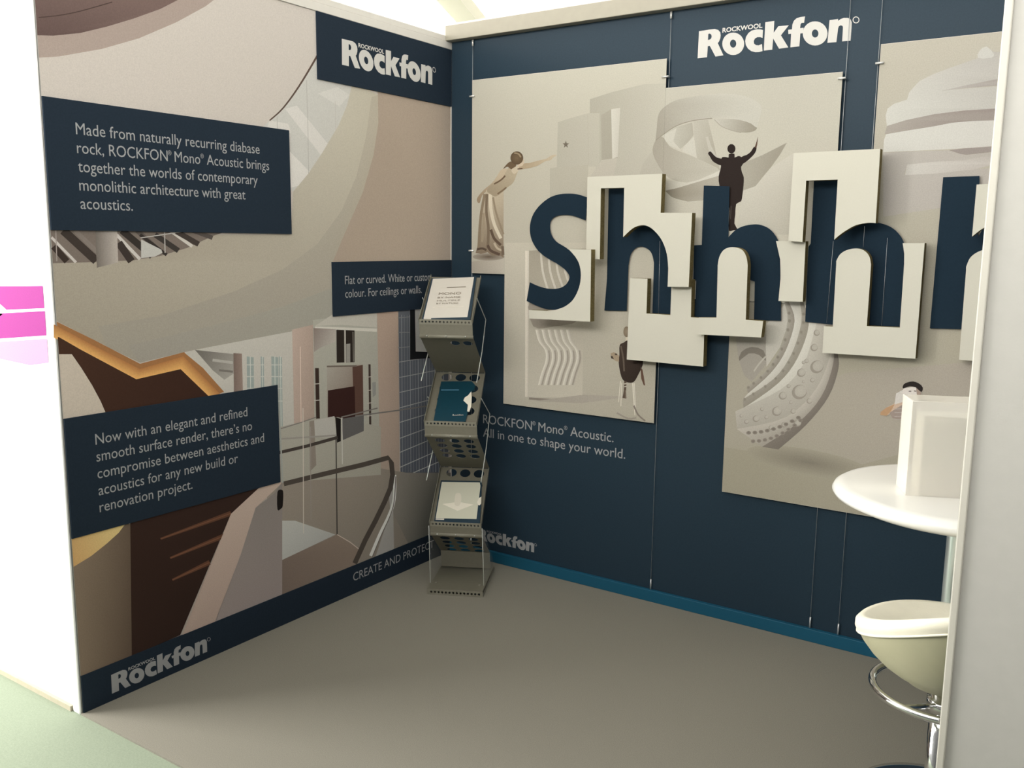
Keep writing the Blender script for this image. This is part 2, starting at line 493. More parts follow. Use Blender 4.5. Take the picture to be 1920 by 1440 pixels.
# rails, posts and skirtings of the wall system
def trim(name, a, b, mat, bevel=0.0):
    o = box(name, a, b, mat, bevel=bevel); o['kind'] = 'structure'; return o
trim('trim_1', (-0.042, -1.985, 2.440), (0.006, 0.0, 2.472), M['alu'], 0.002)      # top rail of the left wall, lower lip
trim('trim_2', (-0.040, -1.985, 2.473), (0.001, 0.0, 2.498), M['alu'], 0.002)
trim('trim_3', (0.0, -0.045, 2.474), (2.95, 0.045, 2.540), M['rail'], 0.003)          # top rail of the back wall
trim('trim_4', (-0.14, 0.05, 2.47), (3.6, 0.12, 2.575), M['alu'], 0.003)            # the rail of the stand behind it
trim('trim_5', (-0.044, -1.988, -0.006), (-0.0008, -1.979, 2.498), M['bright_wall'], 0.006)   # end post of the left wall
trim('trim_6', (0.0, -0.006, 0.0), (0.004, 0.0, 2.44), M['alu'])                     # corner strip
trim('trim_7', (2.550, -1.985, 0.0), (2.562, -1.938, 2.9), M['edge'], 0.002)          # edge profile of the right panel
b = box('baseboard_back', (0.004, -0.020, 0.0), (2.95, 0.0, 0.052), M['teal'], bevel=0.002); b['kind'] = 'structure'
b = box('baseboard_left', (-4.5, -1.992, -0.006), (-0.05, -1.98, 0.012), M['baseboard']); b['kind'] = 'structure'

# tent rafter seen over the walls
def prism(name, A, B, w, h, mat, parent=None):
    A = Vector(A); B = Vector(B); d = (B - A).normalized(); s = d.cross(Vector((0, 0, 1))).normalized() * w / 2; n = s.cross(d).normalized() * h
    vs = [A - s, A + s, A + s - n, A - s - n, B - s, B + s, B + s - n, B - s - n]
    return pymesh(name, vs, [(0, 3, 2, 1), (4, 5, 6, 7), (0, 1, 5, 4), (1, 2, 6, 5), (2, 3, 7, 6), (3, 0, 4, 7)], mat, parent)
o = prism('trim_8', (-0.35, -0.35, 3.26), (-2.6, 4.45, 3.26), 0.16, 0.10, M['lit_rafter']); o['kind'] = 'structure'
o = prism('trim_9', (5.5, -0.35, 3.26), (3.2, 4.45, 3.26), 0.16, 0.10, M['lit_rafter']); o['kind'] = 'structure'

# print on the neighbouring panel at the far left
def far_left():
    vs, fs, cols = [], [], []
    def quad(px, c):
        b = len(vs); k = 0
        for p in px:
            x, z = on_back(p[0], p[1], -1.981); vs.append((x, -1.981, z))
        fs.append(tuple(range(b, b + len(px)))); cols.extend([tuple(c) + (1,)] * len(px))
    Mg = (0.23, 0.004, 0.16); Mp = (0.36, 0.20, 0.33)
    quad([(-60, 537), (80, 536), (83, 578), (12, 581), (0, 570), (-60, 540)], Mg)
    quad([(-60, 640), (-60, 592), (10, 587), (84, 583), (87, 629), (0, 635)], Mg)
    quad([(-60, 645), (0, 641), (88, 635), (91, 680), (56, 685), (0, 673), (-60, 668)], Mp)
    quad([(-60, 590), (-20, 571), (0, 578), (9, 585), (-4, 592)], (0.62, 0.60, 0.55))
    quad([(-40, 592), (0, 588), (5, 589), (0, 593), (-40, 597)], (0.55, 0.42, 0.02))
    me = bpy.data.meshes.new('printed_picture')
    me.from_pydata(vs, [], fs)
    at = me.color_attributes.new('Ink', 'FLOAT_COLOR', 'POINT'); at.data.foreach_set('color', [x for c in cols for x in c])
    o = link('printed_picture', me, M['ink'], wo)
far_left()

# ================================================================ left wall graphic
LX = 0.0012
mural = empty('wall_graphic', (0, -0.99, 0))
tag(mural, 'large printed mural of a white curved atrium with blue text boxes on the left wall', 'poster')
P = Print('left', LX)
Y0, Y1, ZT = -1.9785, -0.0045, 2.439
CL = (Y0, Y1, 0.128, ZT)
def mp(pts, col, smooth=0): P.poly(pts, col, smooth, clip=CL)
P.poly([(Y0, 0.0), (Y1, 0.0), (Y1, ZT), (Y0, ZT)], ((300, 120), (214, 203, 190), (300, 520), (186, 174, 160)), clip=CL, wall=True)
# dark ceiling oval and its rim
mp([(55, -60), (58, 109), (110, 106), (190, 92), (260, 72), (330, 42), (385, 12), (420, -15), (470, -60)], (182, 163, 150))
mp([(55, -60), (58, 66), (100, 67), (150, 62), (200, 50), (250, 35), (300, 17), (345, -6), (420, -60)], ((150, 0), (128, 106, 98), (150, 66), (104, 84, 78)))
P.line([(72, 33), (110, 29), (150, 21), (210, 4)], 2.0, (84, 68, 62), 4)
# glass balustrade above, light stripes on it
mp([(593, 105), (560, 160), (530, 200), (505, 226), (480, 250), (548, 360), (578, 325), (604, 286), (635, 234), (650, 198), (662, 150), (640, 140), (600, 60)], (201, 196, 186))
mp([(534, 204), (556, 198), (617, 273), (602, 292)], (213, 206, 196))
mp([(543, 284), (580, 322), (560, 348), (545, 352)], (212, 205, 195))
mp([(596, 175), (632, 163), (655, 178), (636, 200)], (210, 204, 194))
mp([(500, 240), (505, 226), (540, 232), (546, 250)], (216, 209, 198))
P.line([(574, 150), (577, 235), (578, 325)], 1.0, (176, 170, 160))
P.line([(519, 218), (520, 250)], 1.0, (180, 174, 164))
P.line([(628, 190), (629, 245)], 1.0, (190, 183, 173))
P.line([(612, 70), (593, 107), (560, 162), (530, 203), (505, 226)], 4.0, (92, 74, 64), 5, 2.5)
# the broad white band and the tan wall right of it
mp([(708, 178), (709, 230), (700, 290), (680, 360), (645, 440), (622, 492), (700, 505), (870, 500), (870, 80), (700, 120)], ((700, 300), (164, 147, 130), (845, 420), (150, 137, 122)), 0)
mp([(662, 150), (650, 198), (635, 234), (604, 286), (578, 325), (549, 360), (545, 440), (400, 440), (340, 468), (250, 487), (97, 492), (106, 602), (175, 637), (262, 680), (345, 660), (395, 650), (548, 622), (625, 604), (622, 492), (645, 440), (680, 360), (700, 290), (709, 230), (708, 178)], ((640, 250), (190, 181, 162), (420, 560), (158, 148, 131)))
mp([(184, 612), (300, 592), (437, 547), (530, 505), (594, 458), (640, 395), (668, 330), (686, 255), (696, 182), (708, 178), (709, 230), (700, 290), (680, 360), (645, 440), (622, 494), (625, 604), (548, 622), (395, 650), (345, 660), (262, 680), (200, 650)], ((690, 250), (178, 168, 150), (500, 640), (148, 140, 126)))
mp([(240, 648), (400, 610), (530, 575), (622, 540), (625, 606), (548, 622), (395, 650), (345, 660), (262, 680)], ((300, 640), (150, 143, 130), (560, 600), (148, 143, 130)))
# ribbed opening under the first text box
mp([(90, 425), (420, 425), (415, 437), (400, 442), (350, 465), (300, 480), (250, 488), (190, 491), (90, 494)], (120, 108, 98))
for a, b, w, c in [((96, 445), (142, 492), 5, (196, 188, 178)), ((118, 432), (180, 489), 16, (62, 54, 48)), ((140, 432), (190, 480), 8, (128, 118, 108)), ((100, 462), (125, 490), 12, (58, 48, 42)), ((218, 440), (262, 486), 6, (196, 188, 178)), ((228, 432), (285, 480), 13, (54, 48, 43)), ((256, 432), (300, 472), 9, (92, 84, 77)), ((262, 440), (312, 478), 6, (52, 46, 42)), ((222, 455), (246, 490), 14, (60, 52, 47)), ((290, 440), (334, 470), 10, (60, 55, 50)), ((318, 432), (360, 462), 6, (196, 188, 176)), ((330, 434), (372, 458), 10, (66, 58, 52)), ((360, 432), (398, 446), 8, (84, 76, 70))]:
    P.line([a, b], w, c)
mp([(264, 449), (302, 468), (304, 474), (290, 481), (264, 484)], (186, 182, 172))
P.line([(263, 446), (305, 440), (350, 433)], 1.5, (200, 194, 184))
P.line([(308, 434), (309, 474)], 2.0, (176, 170, 160))
P.line([(104, 432), (106, 490)], 2.0, (156, 146, 136))
P.strip([(178, 431), (181, 502)], [(219, 431), (221, 492)], (112, 104, 95), (176, 166, 154))
# glowing cove, dark void and the pale disc
mp([(100, 600), (112, 606), (175, 637), (262, 682), (345, 660), (380, 690), (420, 734), (395, 745), (338, 692), (255, 711), (150, 655), (100, 632)], (150, 105, 66))
P.strip([(100, 608), (175, 648), (262, 692), (343, 668), (412, 738)], [(100, 633), (150, 655), (255, 711), (338, 692), (393, 745)], (164, 112, 66), (219, 164, 98))
mp([(100, 632), (110, 632), (150, 655), (255, 711), (338, 692), (392, 744), (300, 780), (100, 800)], ((150, 660), (66, 45, 34), (300, 730), (56, 37, 29)))
mp([(100, 663), (111, 664), (134, 664), (152, 690), (172, 722), (188, 752), (198, 775), (190, 800), (100, 800)], (186, 174, 156))
# right hand: white wall, recess, windows
mp([(395, 650), (548, 621), (552, 900), (410, 900), (420, 735), (380, 690), (345, 661)], ((450, 680), (178, 172, 160), (480, 800), (166, 160, 149)))
mp([(365, 656), (440, 664), (438, 700), (420, 712), (398, 694)], ((380, 655), (100, 94, 86), (430, 705), (150, 144, 134)))
P.line([(398, 675), (436, 680)], 5, (164, 158, 148)); P.line([(410, 694), (436, 697)], 4, (110, 104, 96))
mp([(437, 662), (453, 663), (455, 740), (438, 745)], ((437, 700), (110, 93, 84), (455, 700), (138, 120, 108)))
for x0 in (462, 488, 508, 522):
    w = 13 if x0 in (462, 508) else 6
    mp([(x0, 668), (x0 + w, 670), (x0 + w + 2, 850), (x0 + 2, 850)], (136, 143, 136))
    for yy in (684, 706, 728, 752):
        P.line([(x0, yy), (x0 + w + 1, yy)], 2, (170, 170, 160))
    P.line([(x0 + w * .5, 668), (x0 + w * .5 + 2, 850)], 1.5, (168, 168, 158))
mp([(547, 618), (589, 608), (591, 820), (552, 850)], ((548, 700), (168, 148, 134), (590, 700), (148, 130, 117)))
P.line([(562, 650), (564, 810)], 1.2, (190, 172, 158))
mp([(586, 600), (710, 585), (713, 885), (590, 885)], ((600, 640), (154, 150, 137), (650, 820), (134, 130, 119)))
mp([(590, 612), (706, 616), (706, 622), (590, 617)], (182, 176, 164))
mp([(622, 590), (706, 580), (706, 614), (640, 609), (590, 611)], (168, 162, 150))
mp([(587, 615), (629, 617), (629, 640), (600, 652), (588, 660)], ((587, 620), (122, 108, 100), (622, 652), (160, 152, 142)))
mp([(630, 618), (664, 619.5), (664, 679), (630.5, 680)], (38, 32, 28))
P.line([(646, 618), (646.5, 680)], 3, (152, 146, 136)); P.line([(661, 622), (662, 678)], 2, (98, 92, 84))
mp([(648.5, 645), (656, 644), (656, 679), (648.5, 679)], (128, 123, 115))
mp([(612, 686), (679.5, 684), (681, 812), (613, 812)], ((615, 690), (146, 138, 127), (668, 740), (112, 98, 88)))
mp([(660, 688), (679.5, 684), (681, 812), (664, 812)], (72, 52, 44))
P.line([(612, 687), (668, 686)], 3, (92, 82, 74))
mp([(614, 732), (664, 724), (666, 800), (614, 800)], (44, 26, 23))
mp([(590, 690), (597, 690), (599, 789), (592, 790)], (50, 38, 33))
mp([(690, 683), (694, 683), (695.5, 803), (691.5, 804)], (52, 42, 37))
for yy in (720, 751): P.line([(588, yy), (600, yy - 1)], 1.6, (160, 152, 142))
for yy in (707, 732, 756, 780): P.line([(688, yy), (697, yy - 1)], 1.4, (150, 142, 132))
mp([(697, 717), (704, 716), (704, 740), (698, 745)], (118, 116, 110))
mp([(706, 585), (746, 580), (748, 890), (712, 890)], ((706, 620), (152, 132, 117), (745, 840), (122, 108, 97)))
# dark block glazing with its white joints
mp([(746, 580), (769, 578), (769, 674), (840, 664), (840, 886), (750, 888)], ((760, 600), (80, 82, 86), (800, 860), (56, 58, 64)))
for k in range(16):
    x = 752 + 5.2 * k; P.line([(x, 590 if x < 768 else 672), (x + 2, 885)], 0.8 if k % 3 else 1.4, (80, 82, 85) if k % 3 else (88, 90, 92))
for a, b in [((745, 596), (767, 594)), ((745, 623), (767, 623)), ((745, 652), (767, 650)), ((746, 679), (840, 664)), ((746, 708), (840, 690)), ((747, 736), (840, 715)), ((747, 765), (840, 740)), ((748, 792), (840, 764)), ((748, 822), (840, 788)), ((749, 848), (840, 810)), ((749, 876), (840, 836)), ((770, 888), (840, 858))]:
    P.line([a, b], 1.5, (108, 108, 106))
mp([(768, 578), (777, 577), (778.5, 659), (840, 661), (840, 668), (768, 674.6)], (20, 20, 22))
mp([(777, 577), (840, 570), (840, 660), (779, 659)], (140, 138, 134))
# floor of the hall in the picture, seen through the glass
mp([(500, 905), (525, 900), (590, 888), (712, 878), (760, 886), (850, 886), (850, 1100), (500, 1180)], ((560, 900), (122, 112, 101), (820, 1010), (62, 57, 52)))
mp([(525, 800), (590, 785), (632, 782), (713, 800), (713, 890), (525, 905)], ((540, 800), (146, 141, 128), (700, 880), (122, 117, 106)))
mp([(750, 886), (850, 886), (850, 1000), (770, 1030), (735, 960)], ((750, 890), (96, 90, 83), (850, 960), (42, 42, 39)))
mp([(588, 788), (626, 780), (631, 820), (590, 820)], (152, 147, 138))
mp([(627.5, 782), (638, 785), (638, 827), (631, 830)], (24, 20, 18))
mp([(640, 785), (681, 778), (681, 808), (642, 825)], (78, 75, 73))
P.line([(640, 782), (641, 870)], 1.6, (156, 152, 144))
mp([(579, 790), (588, 788), (592, 872), (580, 884)], (118, 108, 98))
P.line([(524, 804), (560, 793), (592, 782)], 2, (110, 104, 97))
P.line([(639, 782), (672, 774), (707, 765)], 2.4, (98, 92, 86)); P.line([(665, 780), (740, 770), (820, 758)], 2.4, (88, 84, 80))
P.line([(522, 823), (630, 816)], 3, (124, 118, 110))
P.line([(520, 849), (575, 836), (632, 820)], 6, (58, 51, 46))
P.line([(629, 821), (630, 910), (631, 1002)], 2.2, (50, 46, 42))
mp([(525, 976), (552, 976), (628, 1002), (523, 1052)], ((540, 980), (150, 148, 140), (580, 1030), (132, 130, 124)))
mp([(523, 1052), (631, 1002), (676, 1032), (668, 1060), (500, 1140)], ((600, 1020), (104, 91, 80), (560, 1090), (88, 76, 67)))
P.line([(631, 1002), (655, 1016), (678, 1034)], 1.6, (140, 126, 116))
mp([(731, 960), (727, 915), (735, 900), (738, 1040), (700, 1052)], (110, 106, 101))
P.line([(739, 890), (738, 935), (729, 965), (712, 1000), (694, 1042)], 6, (152, 147, 141), 4)
P.line([(741, 893), (738, 940), (730, 968), (714, 1003), (697, 1044)], 1.6, (72, 66, 62), 4)
P.line([(531, 907), (600, 890), (680, 871), (727, 858), (733, 868), (735, 890), (731, 915), (720, 941), (703, 976), (684, 1012), (664, 1056)], 9, (54, 48, 43))
P.line([(567, 765), (568, 1000)], 1.4, (158, 150, 138)); P.line([(522, 770), (529, 905)], 3, (134, 134, 126)); P.line([(581, 800), (582, 975)], 1.4, (116, 108, 100))
# left bottom: ochre drum, dark stair, pink balustrade
mp([(100, 1070), (137, 1055), (180, 1034), (220, 1000), (236, 980), (246, 984), (248, 1260), (100, 1300)], ((140, 1150), (110, 97, 80), (245, 1130), (76, 64, 52)))
mp([(100, 1020), (236, 978), (222, 998), (200, 1018), (170, 1042), (100, 1085)], ((140, 1050), (176, 140, 90), (225, 985), (206, 172, 116)))
mp([(243, 975), (500, 895), (492, 915), (432, 963), (337, 1190), (246, 1230)], ((260, 1000), (46, 32, 26), (400, 1060), (40, 28, 23)))
for a, b in [((300, 1010), (432, 962)), ((318, 1046), (420, 1004)), ((322, 1087), (392, 1054))]:
    P.line([a, b], 4, (78, 52, 38), 0, 9); P.line([a, b], 2, (98, 66, 48))
mp([(432, 963), (488, 911), (520, 900), (528, 905), (478, 952), (450, 1040), (400, 1170), (337, 1200)], ((480, 930), (158, 140, 126), (370, 1160), (140, 123, 110)))
mp([(478, 952), (513, 925), (528, 903), (528, 1130), (400, 1172), (450, 1040)], ((500, 950), (112, 104, 98), (460, 1120), (118, 108, 102)))
mp([(519, 922), (527, 918), (530, 924), (529, 948), (526, 953), (519, 955)], (24, 20, 18), 3)
P.build('printed_picture', mural)

def blue_box(pxs, d=0.0022):
    q = [on_left(*p) for p in pxs]
    return q
def text_panel(y0, y1, z0, z1, label, mat=None):
    d = LX + 0.006
    bm = bmesh.new(); add_box(bm, (LX - 0.001, y0, z0), (d, y1, z1))
    o = bmobj('text_panel', bm, M['navy'], mural)
    if label: o['label'] = label
    return o, d + 0.0006
def left_text(parent, d, lines, cap, y_left=None, name='lettering'):
    L = []
    for s, p, q in lines:
        a = on_left(*p); b = on_left(*q)
        L.append([s, a, b])
    return L
def put_left(parent, d, L, cap):
    for ln in L:
        V, Fc = lay_text([ln], lambda p: (d, p[0], p[1]), cap)
        pymesh('lettering', V, Fc, M['letter'], parent)

def para(lines, first_cap):
    """lines of one paragraph: common left edge, even leading, level baselines"""
    A = [on_left(*p) for s, p, q in lines]; B = [on_left(*q) for s, p, q in lines]
    n = len(lines); y0 = sum(a[0] for a in A) / n
    zs = [(a[1] + b[1]) / 2 for a, b in zip(A, B)]
    lead = (zs[0] - zs[-1]) / (n - 1); z0 = sum(z + i * lead for i, z in enumerate(zs)) / n
    # one common type width, from all the lines together
    ws = [typeset(s)[2] for s, p, q in lines]
    k = sum(b[0] - y0 for b in B) / sum(ws)
    return [(s, (y0, z0 - i * lead), (y0 + ((B[i][0] - y0) * 0.6 + ws[i] * k * 0.4), z0 - i * lead)) for i, (s, p, q) in enumerate(lines)], k

o, d = text_panel(Y0, -1.0176, 1.578, 1.971, 'blue text box with five lines of white text about rock')
L, k = para([('Made from naturally recurring diabase', (139.7, 252.5), (486.5, 289)), ('rock, ROCKFON\u00ae Mono\u00ae Acoustic brings', (142, 287.5), (498.5, 317)), ('together the worlds of contemporary', (144, 322), (480, 347)), ('monolithic architecture with great', (147, 358), (459, 374)), ('acoustics.', (149, 392), (248, 395.5))], 0)
put_left(o, d, L, 0.0375)
o, d = text_panel(Y0, -1.1116, 0.600, 0.992, 'blue text box with five lines of white text about smooth render')
L, k = para([('Now with an elegant and refined', (178, 834), (462.5, 779)), ('smooth surface render, there\u2019s no', (178.5, 866), (468, 804)), ('compromise between aesthetics and', (180.3, 897), (494.7, 828)), ('acoustics for any new build or', (182.4, 929), (442.6, 866)), ('renovation project.', (184.4, 960), (358.6, 916))], 0)
put_left(o, d, L, 0.0375)
o, d = text_panel(-0.802, -0.0045, 1.242, 1.467, 'small blue text box with two lines of white text near the corner')
L, k = para([('Flat or curved. White or custom', (644.5, 533), (806.8, 525.5)), ('colour. For ceilings or walls.', (645, 558.5), (789, 549))], 0)
put_left(o, d, L, 0.0375)
o, d = text_panel(-0.860, -0.0045, 2.184, 2.439, 'blue box with a white bold logo at the top of the mural')
a = on_left(638.7, 121.5); b = on_left(808, 161)
logo('logo', lambda p: (d, p[0], p[1]), (a[0], (a[1] + b[1]) / 2), b[0] - a[0], o, M['logo'])
o, d = text_panel(Y0, -0.0045, 0.0, 0.130, 'blue band with white logo and lettering along the foot of the mural')
a = on_left(207.5, 1299.5); b = on_left(386, 1222)
logo('logo', lambda p: (d, p[0], p[1]), (a[0], (a[1] + b[1]) / 2), b[0] - a[0], o, M['letter'])
a = on_left(660, 1090.6); b = on_left(811, 1024)
zz = (a[1] + b[1]) / 2
put_left(o, d, [('CREATE AND PROTECT', (a[0], zz), (b[0], zz))], 0.040)

# ================================================================ back wall: lettering on the blue
def back_place(d): return lambda p: (p[0], d, p[1])
a = on_back(1290 + 103 / 5.647, 10 + 562 / 5.647); b = on_back(1290 + 1722 / 5.647, 10 + 375 / 5.647)
o = logo('logo', back_place(-0.0012), a, b[0] - a[0], wb, M['logo']); o['label'] = 'white bold logo at the top of the blue back wall'
b = on_back(1001.5, 1036.5)
Lg = 0.335
o = logo('logo', back_place(-0.0012), (b[0] - Lg, b[1] + 0.0), Lg, wb, M['letter']); o['label'] = 'small white logo low on the back wall behind the rack'
L = []
A = [on_back(906, 793.5), on_back(906, 818.7)]; B = [on_back(1150.5, 829), on_back(1172.5, 860)]
x0 = (A[0][0] + A[1][0]) / 2
for s, a, b in (('ROCKFON\u00ae Mono\u00ae Acoustic.', A[0], B[0]), ('All in one to shape your world.', A[1], B[1])):
    z = (a[1] + b[1]) / 2; L.append((s, (x0, z), (b[0], z)))
for ln in L:
    V, Fc = lay_text([ln], back_place(-0.0012), 0.046)
    pymesh('lettering', V, Fc, M['letter'], wb)

# ================================================================ hanging posters
def slab(name, poly, y_front, thick, mats, parent=None):
    """a board standing parallel to the back wall, outline given in (x, z)"""
    n = len(poly)
    V = [(x, y_front, z) for x, z in poly] + [(x, y_front + thick, z) for x, z in poly]
    tris = tessellate_polygon([[Vector((x, z, 0)) for x, z in poly]])
    F1 = []
    for t in tris:
        p = [poly[i] for i in t]
        ar = (p[1][0] - p[0][0]) * (p[2][1] - p[0][1]) - (p[2][0] - p[0][0]) * (p[1][1] - p[0][1])
        F1.append(t if ar > 0 else t[::-1])
    area = sum(poly[i][0] * poly[(i + 1) % n][1] - poly[(i + 1) % n][0] * poly[i][1] for i in range(n))
    fs = list(F1) + [tuple(i + n for i in t[::-1]) for t in F1]
    fm = [0] * len(fs)
    for i in range(n):
        j = (i + 1) % n
        fs.append((i, i + n, j + n, j) if area > 0 else (i, j, j + n, i + n)); fm.append(1)
    return pymesh(name, V, fs, mats, parent, fmat=fm)

PY = -0.020
def bx(u, v): return on_back(u, v, PY)[0]
def bz(u, v): return on_back(u, v, PY)[1]
x1a, x1b = bx(885, 300), bx(1250, 120); x1s = bx(944.8, 650)
x2a, x2b = x1b + 0.0006, bx(1580, 140)
x3a, x3s, x3b = bx(1651, 95), bx(1354, 915), 2.9
z1t = bz(1060, 131); z1b = (bz(945, 757.3) + bz(1226, 793)) / 2; z1s = bz(915, 513)
z2t = (bz(1249, 165.5) + bz(1580, 134)) / 2; z2b = bz(1440, 567)
z3t = (bz(1652, 83.5) + bz(1882, 58)) / 2; z3b = (bz(1353, 921) + bz(1570.5, 958.6)) / 2
def poster(outline, label, loc):
    e = empty('poster', loc)
    tag(e, label, 'poster', None)
    slab('panel', outline, PY, 0.005, [M['paper'], M['panel_edge']], e)
    return e
PD = PY - 0.0004

# the white ribbon sculpture runs over the joint of two posters
cq = lambda pts: sc(pts, 4.8, (1200, 140))
def L2(*p): return cq(p)
def ribbon(P, C2):
    def q2(pts, col, smooth=0): P.poly(cq(pts), col, smooth, clip=C2)
    q2([(0, 890), (20, 820), (50, 765), (110, 690), (160, 790), (215, 870), (215, 895), (0, 900)], (196, 188, 171))
    q2([(1040, 1000), (1180, 835), (1390, 700), (1370, 1440), (860, 1440), (930, 1040)], ((1400, 350), (214, 206, 190), (1450, 430), (196, 188, 171)))
    a, b = L2((900, 820), (1250, 800))
    q2([(890, 810), (1000, 765), (1100, 725), (1322, 612), (1260, 720), (1180, 832), (1110, 915), (1040, 1003), (930, 1042), (900, 1000)], (a, (188, 180, 163), b, (170, 161, 144)))
    q2([(225, 1045), (330, 1020), (520, 965), (720, 905), (740, 1060), (560, 1132), (430, 1142), (330, 1118), (280, 1098)], (cq([(240, 1050)])[0], (150, 140, 122), cq([(600, 1050)])[0], (188, 179, 162)))
    q2([(480, 415), (612, 405), (640, 520), (670, 640), (690, 740), (720, 860), (520, 860), (505, 700), (488, 560)], (cq([(500, 600)])[0], (206, 198, 181), cq([(660, 640)])[0], (190, 181, 163)))
    q2([(590, 560), (612, 556), (640, 640), (690, 740), (660, 745), (620, 690)], (208, 200, 184))
    q2([(205, 545), (330, 470), (470, 430), (482, 545), (430, 610), (360, 672), (280, 650)], (cq([(230, 560)])[0], (214, 207, 190), cq([(440, 540)])[0], (192, 184, 167)))
    q2([(400, 640), (485, 560), (512, 750), (440, 715), (380, 690)], (220, 213, 197))
    q2([(205, 550), (330, 480), (300, 600), (370, 680), (270, 640), (235, 600)], (220, 213, 197))
    a, b = L2((120, 700), (600, 860))
    q2([(148, 580), (180, 556), (215, 572), (262, 640), (330, 680), (420, 715), (512, 752), (640, 812), (715, 862), (600, 920), (480, 960), (420, 972), (340, 960), (262, 930), (200, 870), (150, 790), (118, 715), (116, 650)], (a, (178, 169, 152), b, (204, 196, 179)), 2)
    q2([(340, 960), (420, 972), (520, 950), (720, 862), (725, 905), (520, 965), (330, 1022), (225, 1045), (230, 960)], (cq([(250, 1000)])[0], (206, 198, 181), cq([(600, 940)])[0], (222, 215, 199)))
    q2([(660, 402), (760, 398), (900, 405), (1000, 440), (1052, 470), (1040, 500), (990, 518), (910, 520), (800, 490), (720, 450)], (cq([(700, 420)])[0], (216, 208, 192), cq([(1010, 500)])[0], (168, 159, 141)), 2)
    a, b = L2((150, 480), (700, 320))
    q2([(160, 385), (185, 325), (240, 275), (330, 228), (500, 192), (650, 176), (800, 172), (920, 188), (1010, 218), (1065, 255), (1092, 295), (1088, 350), (1070, 410), (1050, 476), (1000, 440), (900, 408), (780, 396), (650, 393), (540, 402), (440, 422), (330, 460), (250, 505), (200, 545), (165, 562), (140, 592), (150, 500)], (a, (180, 171, 154), b, (221, 214, 198)), 2)
    if C2[0] > 1.0: P.line(cq([(140, 592), (200, 545), (330, 460), (480, 413), (650, 393)]), 1.6, (168, 159, 142), 4)
    if C2[0] > 1.0: P.line(cq([(670, 405), (730, 462), (820, 500), (910, 522)]), 1.2, (180, 171, 154), 4)

# --- poster 1
O1 = [(x1s, z1b), (x1b, z1b), (x1b, z1t), (x1a, z1t), (x1a, z1s), (x1s, z1s)]
p1 = poster(O1, 'stepped sepia poster with a woman in a long dress reaching right', ((x1a + x1b) / 2, PY, z1b))
P = Print('back', PD)
W1 = [(x1s, z1b + .001), (x1b, z1b + .001), (x1b, z1t - .001), (x1a, z1t - .001), (x1a, z1s + .001), (x1s, z1s + .001)]
P.poly(W1, ((1000, 180), (214, 206, 187), (1000, 780), (166, 158, 140)), wall=True)
C1 = (x1a, x1b, z1b + .001, z1t - .001)
def q(pts, col, smooth=0, clip=C1): P.poly(pts, col, smooth, clip=clip)
q([(1106, 186), (1150, 172), (1207, 158), (1262, 156), (1262, 330), (1240, 345), (1103, 345), (1124, 300), (1124, 212), (1106, 212)], ((1110, 190), (194, 186, 168), (1235, 250), (212, 204, 186)))
q([(1127, 216), (1147, 204), (1158, 250), (1158, 296), (1128, 302)], (184, 176, 158))
P.strip([(1146, 205), (1148, 298)], [(1163, 202), (1158, 294)], (222, 215, 199), (212, 204, 188))
q([(1128, 300), (1158, 296), (1150, 330), (1104, 335)], (200, 191, 174))
q([(1046, 229), (1075, 220), (1103, 212), (1124, 212), (1124, 312), (1044, 314)], ((1046, 250), (194, 186, 168), (1124, 260), (203, 195, 177)))
q([(1031, 315), (1103, 309), (1102, 400), (1031, 400)], (187, 179, 161))
P.line([(1102, 214), (1103, 310)], 1.5, (192, 183, 166))
ribbon(P, C1)
star = []
for k in range(10):
    r = 6.4 if k % 2 == 0 else 2.7; an = -math.pi / 2 + k * math.pi / 5
    star.append((1061 + r * math.cos(an), 271 + r * 1.15 * math.sin(an)))
q(star, (120, 110, 95))
# the woman
wp = lambda pts: sc(pts, 4.8, (860, 220))
C1w = (x1a, x1s - 0.001 + 0.2, z1s + .001, z1t)
q(wp([(112, 1300), (405, 1262), (405, 1406), (112, 1396)]), ((870, 492), (150, 140, 125), (935, 510), (178, 169, 153)))
P.blob(wp([(270, 1255)])[0], 30, 7, (96, 82, 68), (150, 140, 125))
q(wp([(385, 470), (345, 530), (300, 590), (230, 650), (170, 720), (168, 760), (190, 770), (212, 705), (270, 650), (340, 600), (420, 540), (440, 470)]), ((930, 320), (196, 177, 150), (900, 372), (150, 130, 106)), 3)
q(wp([(250, 650), (335, 705), (405, 665), (404, 1100), (404, 1265), (380, 1245), (300, 1244), (262, 1215), (200, 1228), (152, 1222), (172, 1150), (182, 1000), (205, 800)]), ((915, 370), (186, 171, 147), (905, 475), (122, 106, 88)))
for a, b, w, c in [([(235, 690), (205, 850), (190, 1000), (180, 1180)], None, 5, (132, 116, 95)), ([(255, 690), (250, 850), (268, 1000), (262, 1180)], None, 5, (118, 102, 84)), ([(285, 690), (290, 820), (320, 960), (380, 1090)], None, 6, (206, 193, 170)), ([(310, 720), (330, 830), (360, 930), (404, 1050)], None, 3.5, (146, 130, 108)), ([(225, 860), (225, 1000), (210, 1120)], None, 4, (152, 136, 114)), ([(290, 1010), (320, 1090), (380, 1150)], None, 5, (92, 76, 62)), ([(320, 1130), (350, 1180), (402, 1200)], None, 4, (176, 160, 138)), ([(262, 1150), (290, 1200), (370, 1235)], None, 5, (88, 72, 60)), ([(165, 1190), (210, 1180), (250, 1195)], None, 4, (84, 70, 58)), ([(395, 1160), (400, 1240)], None, 5, (110, 94, 78))]:
    P.line(wp(a), w, c, 4)
q(wp([(465, 440), (530, 478), (520, 520), (490, 590), (440, 630), (400, 668), (335, 712), (285, 690), (255, 660), (300, 600), (390, 555), (420, 500)]), ((950, 320), (184, 168, 142), (930, 365), (160, 144, 120)), 3)
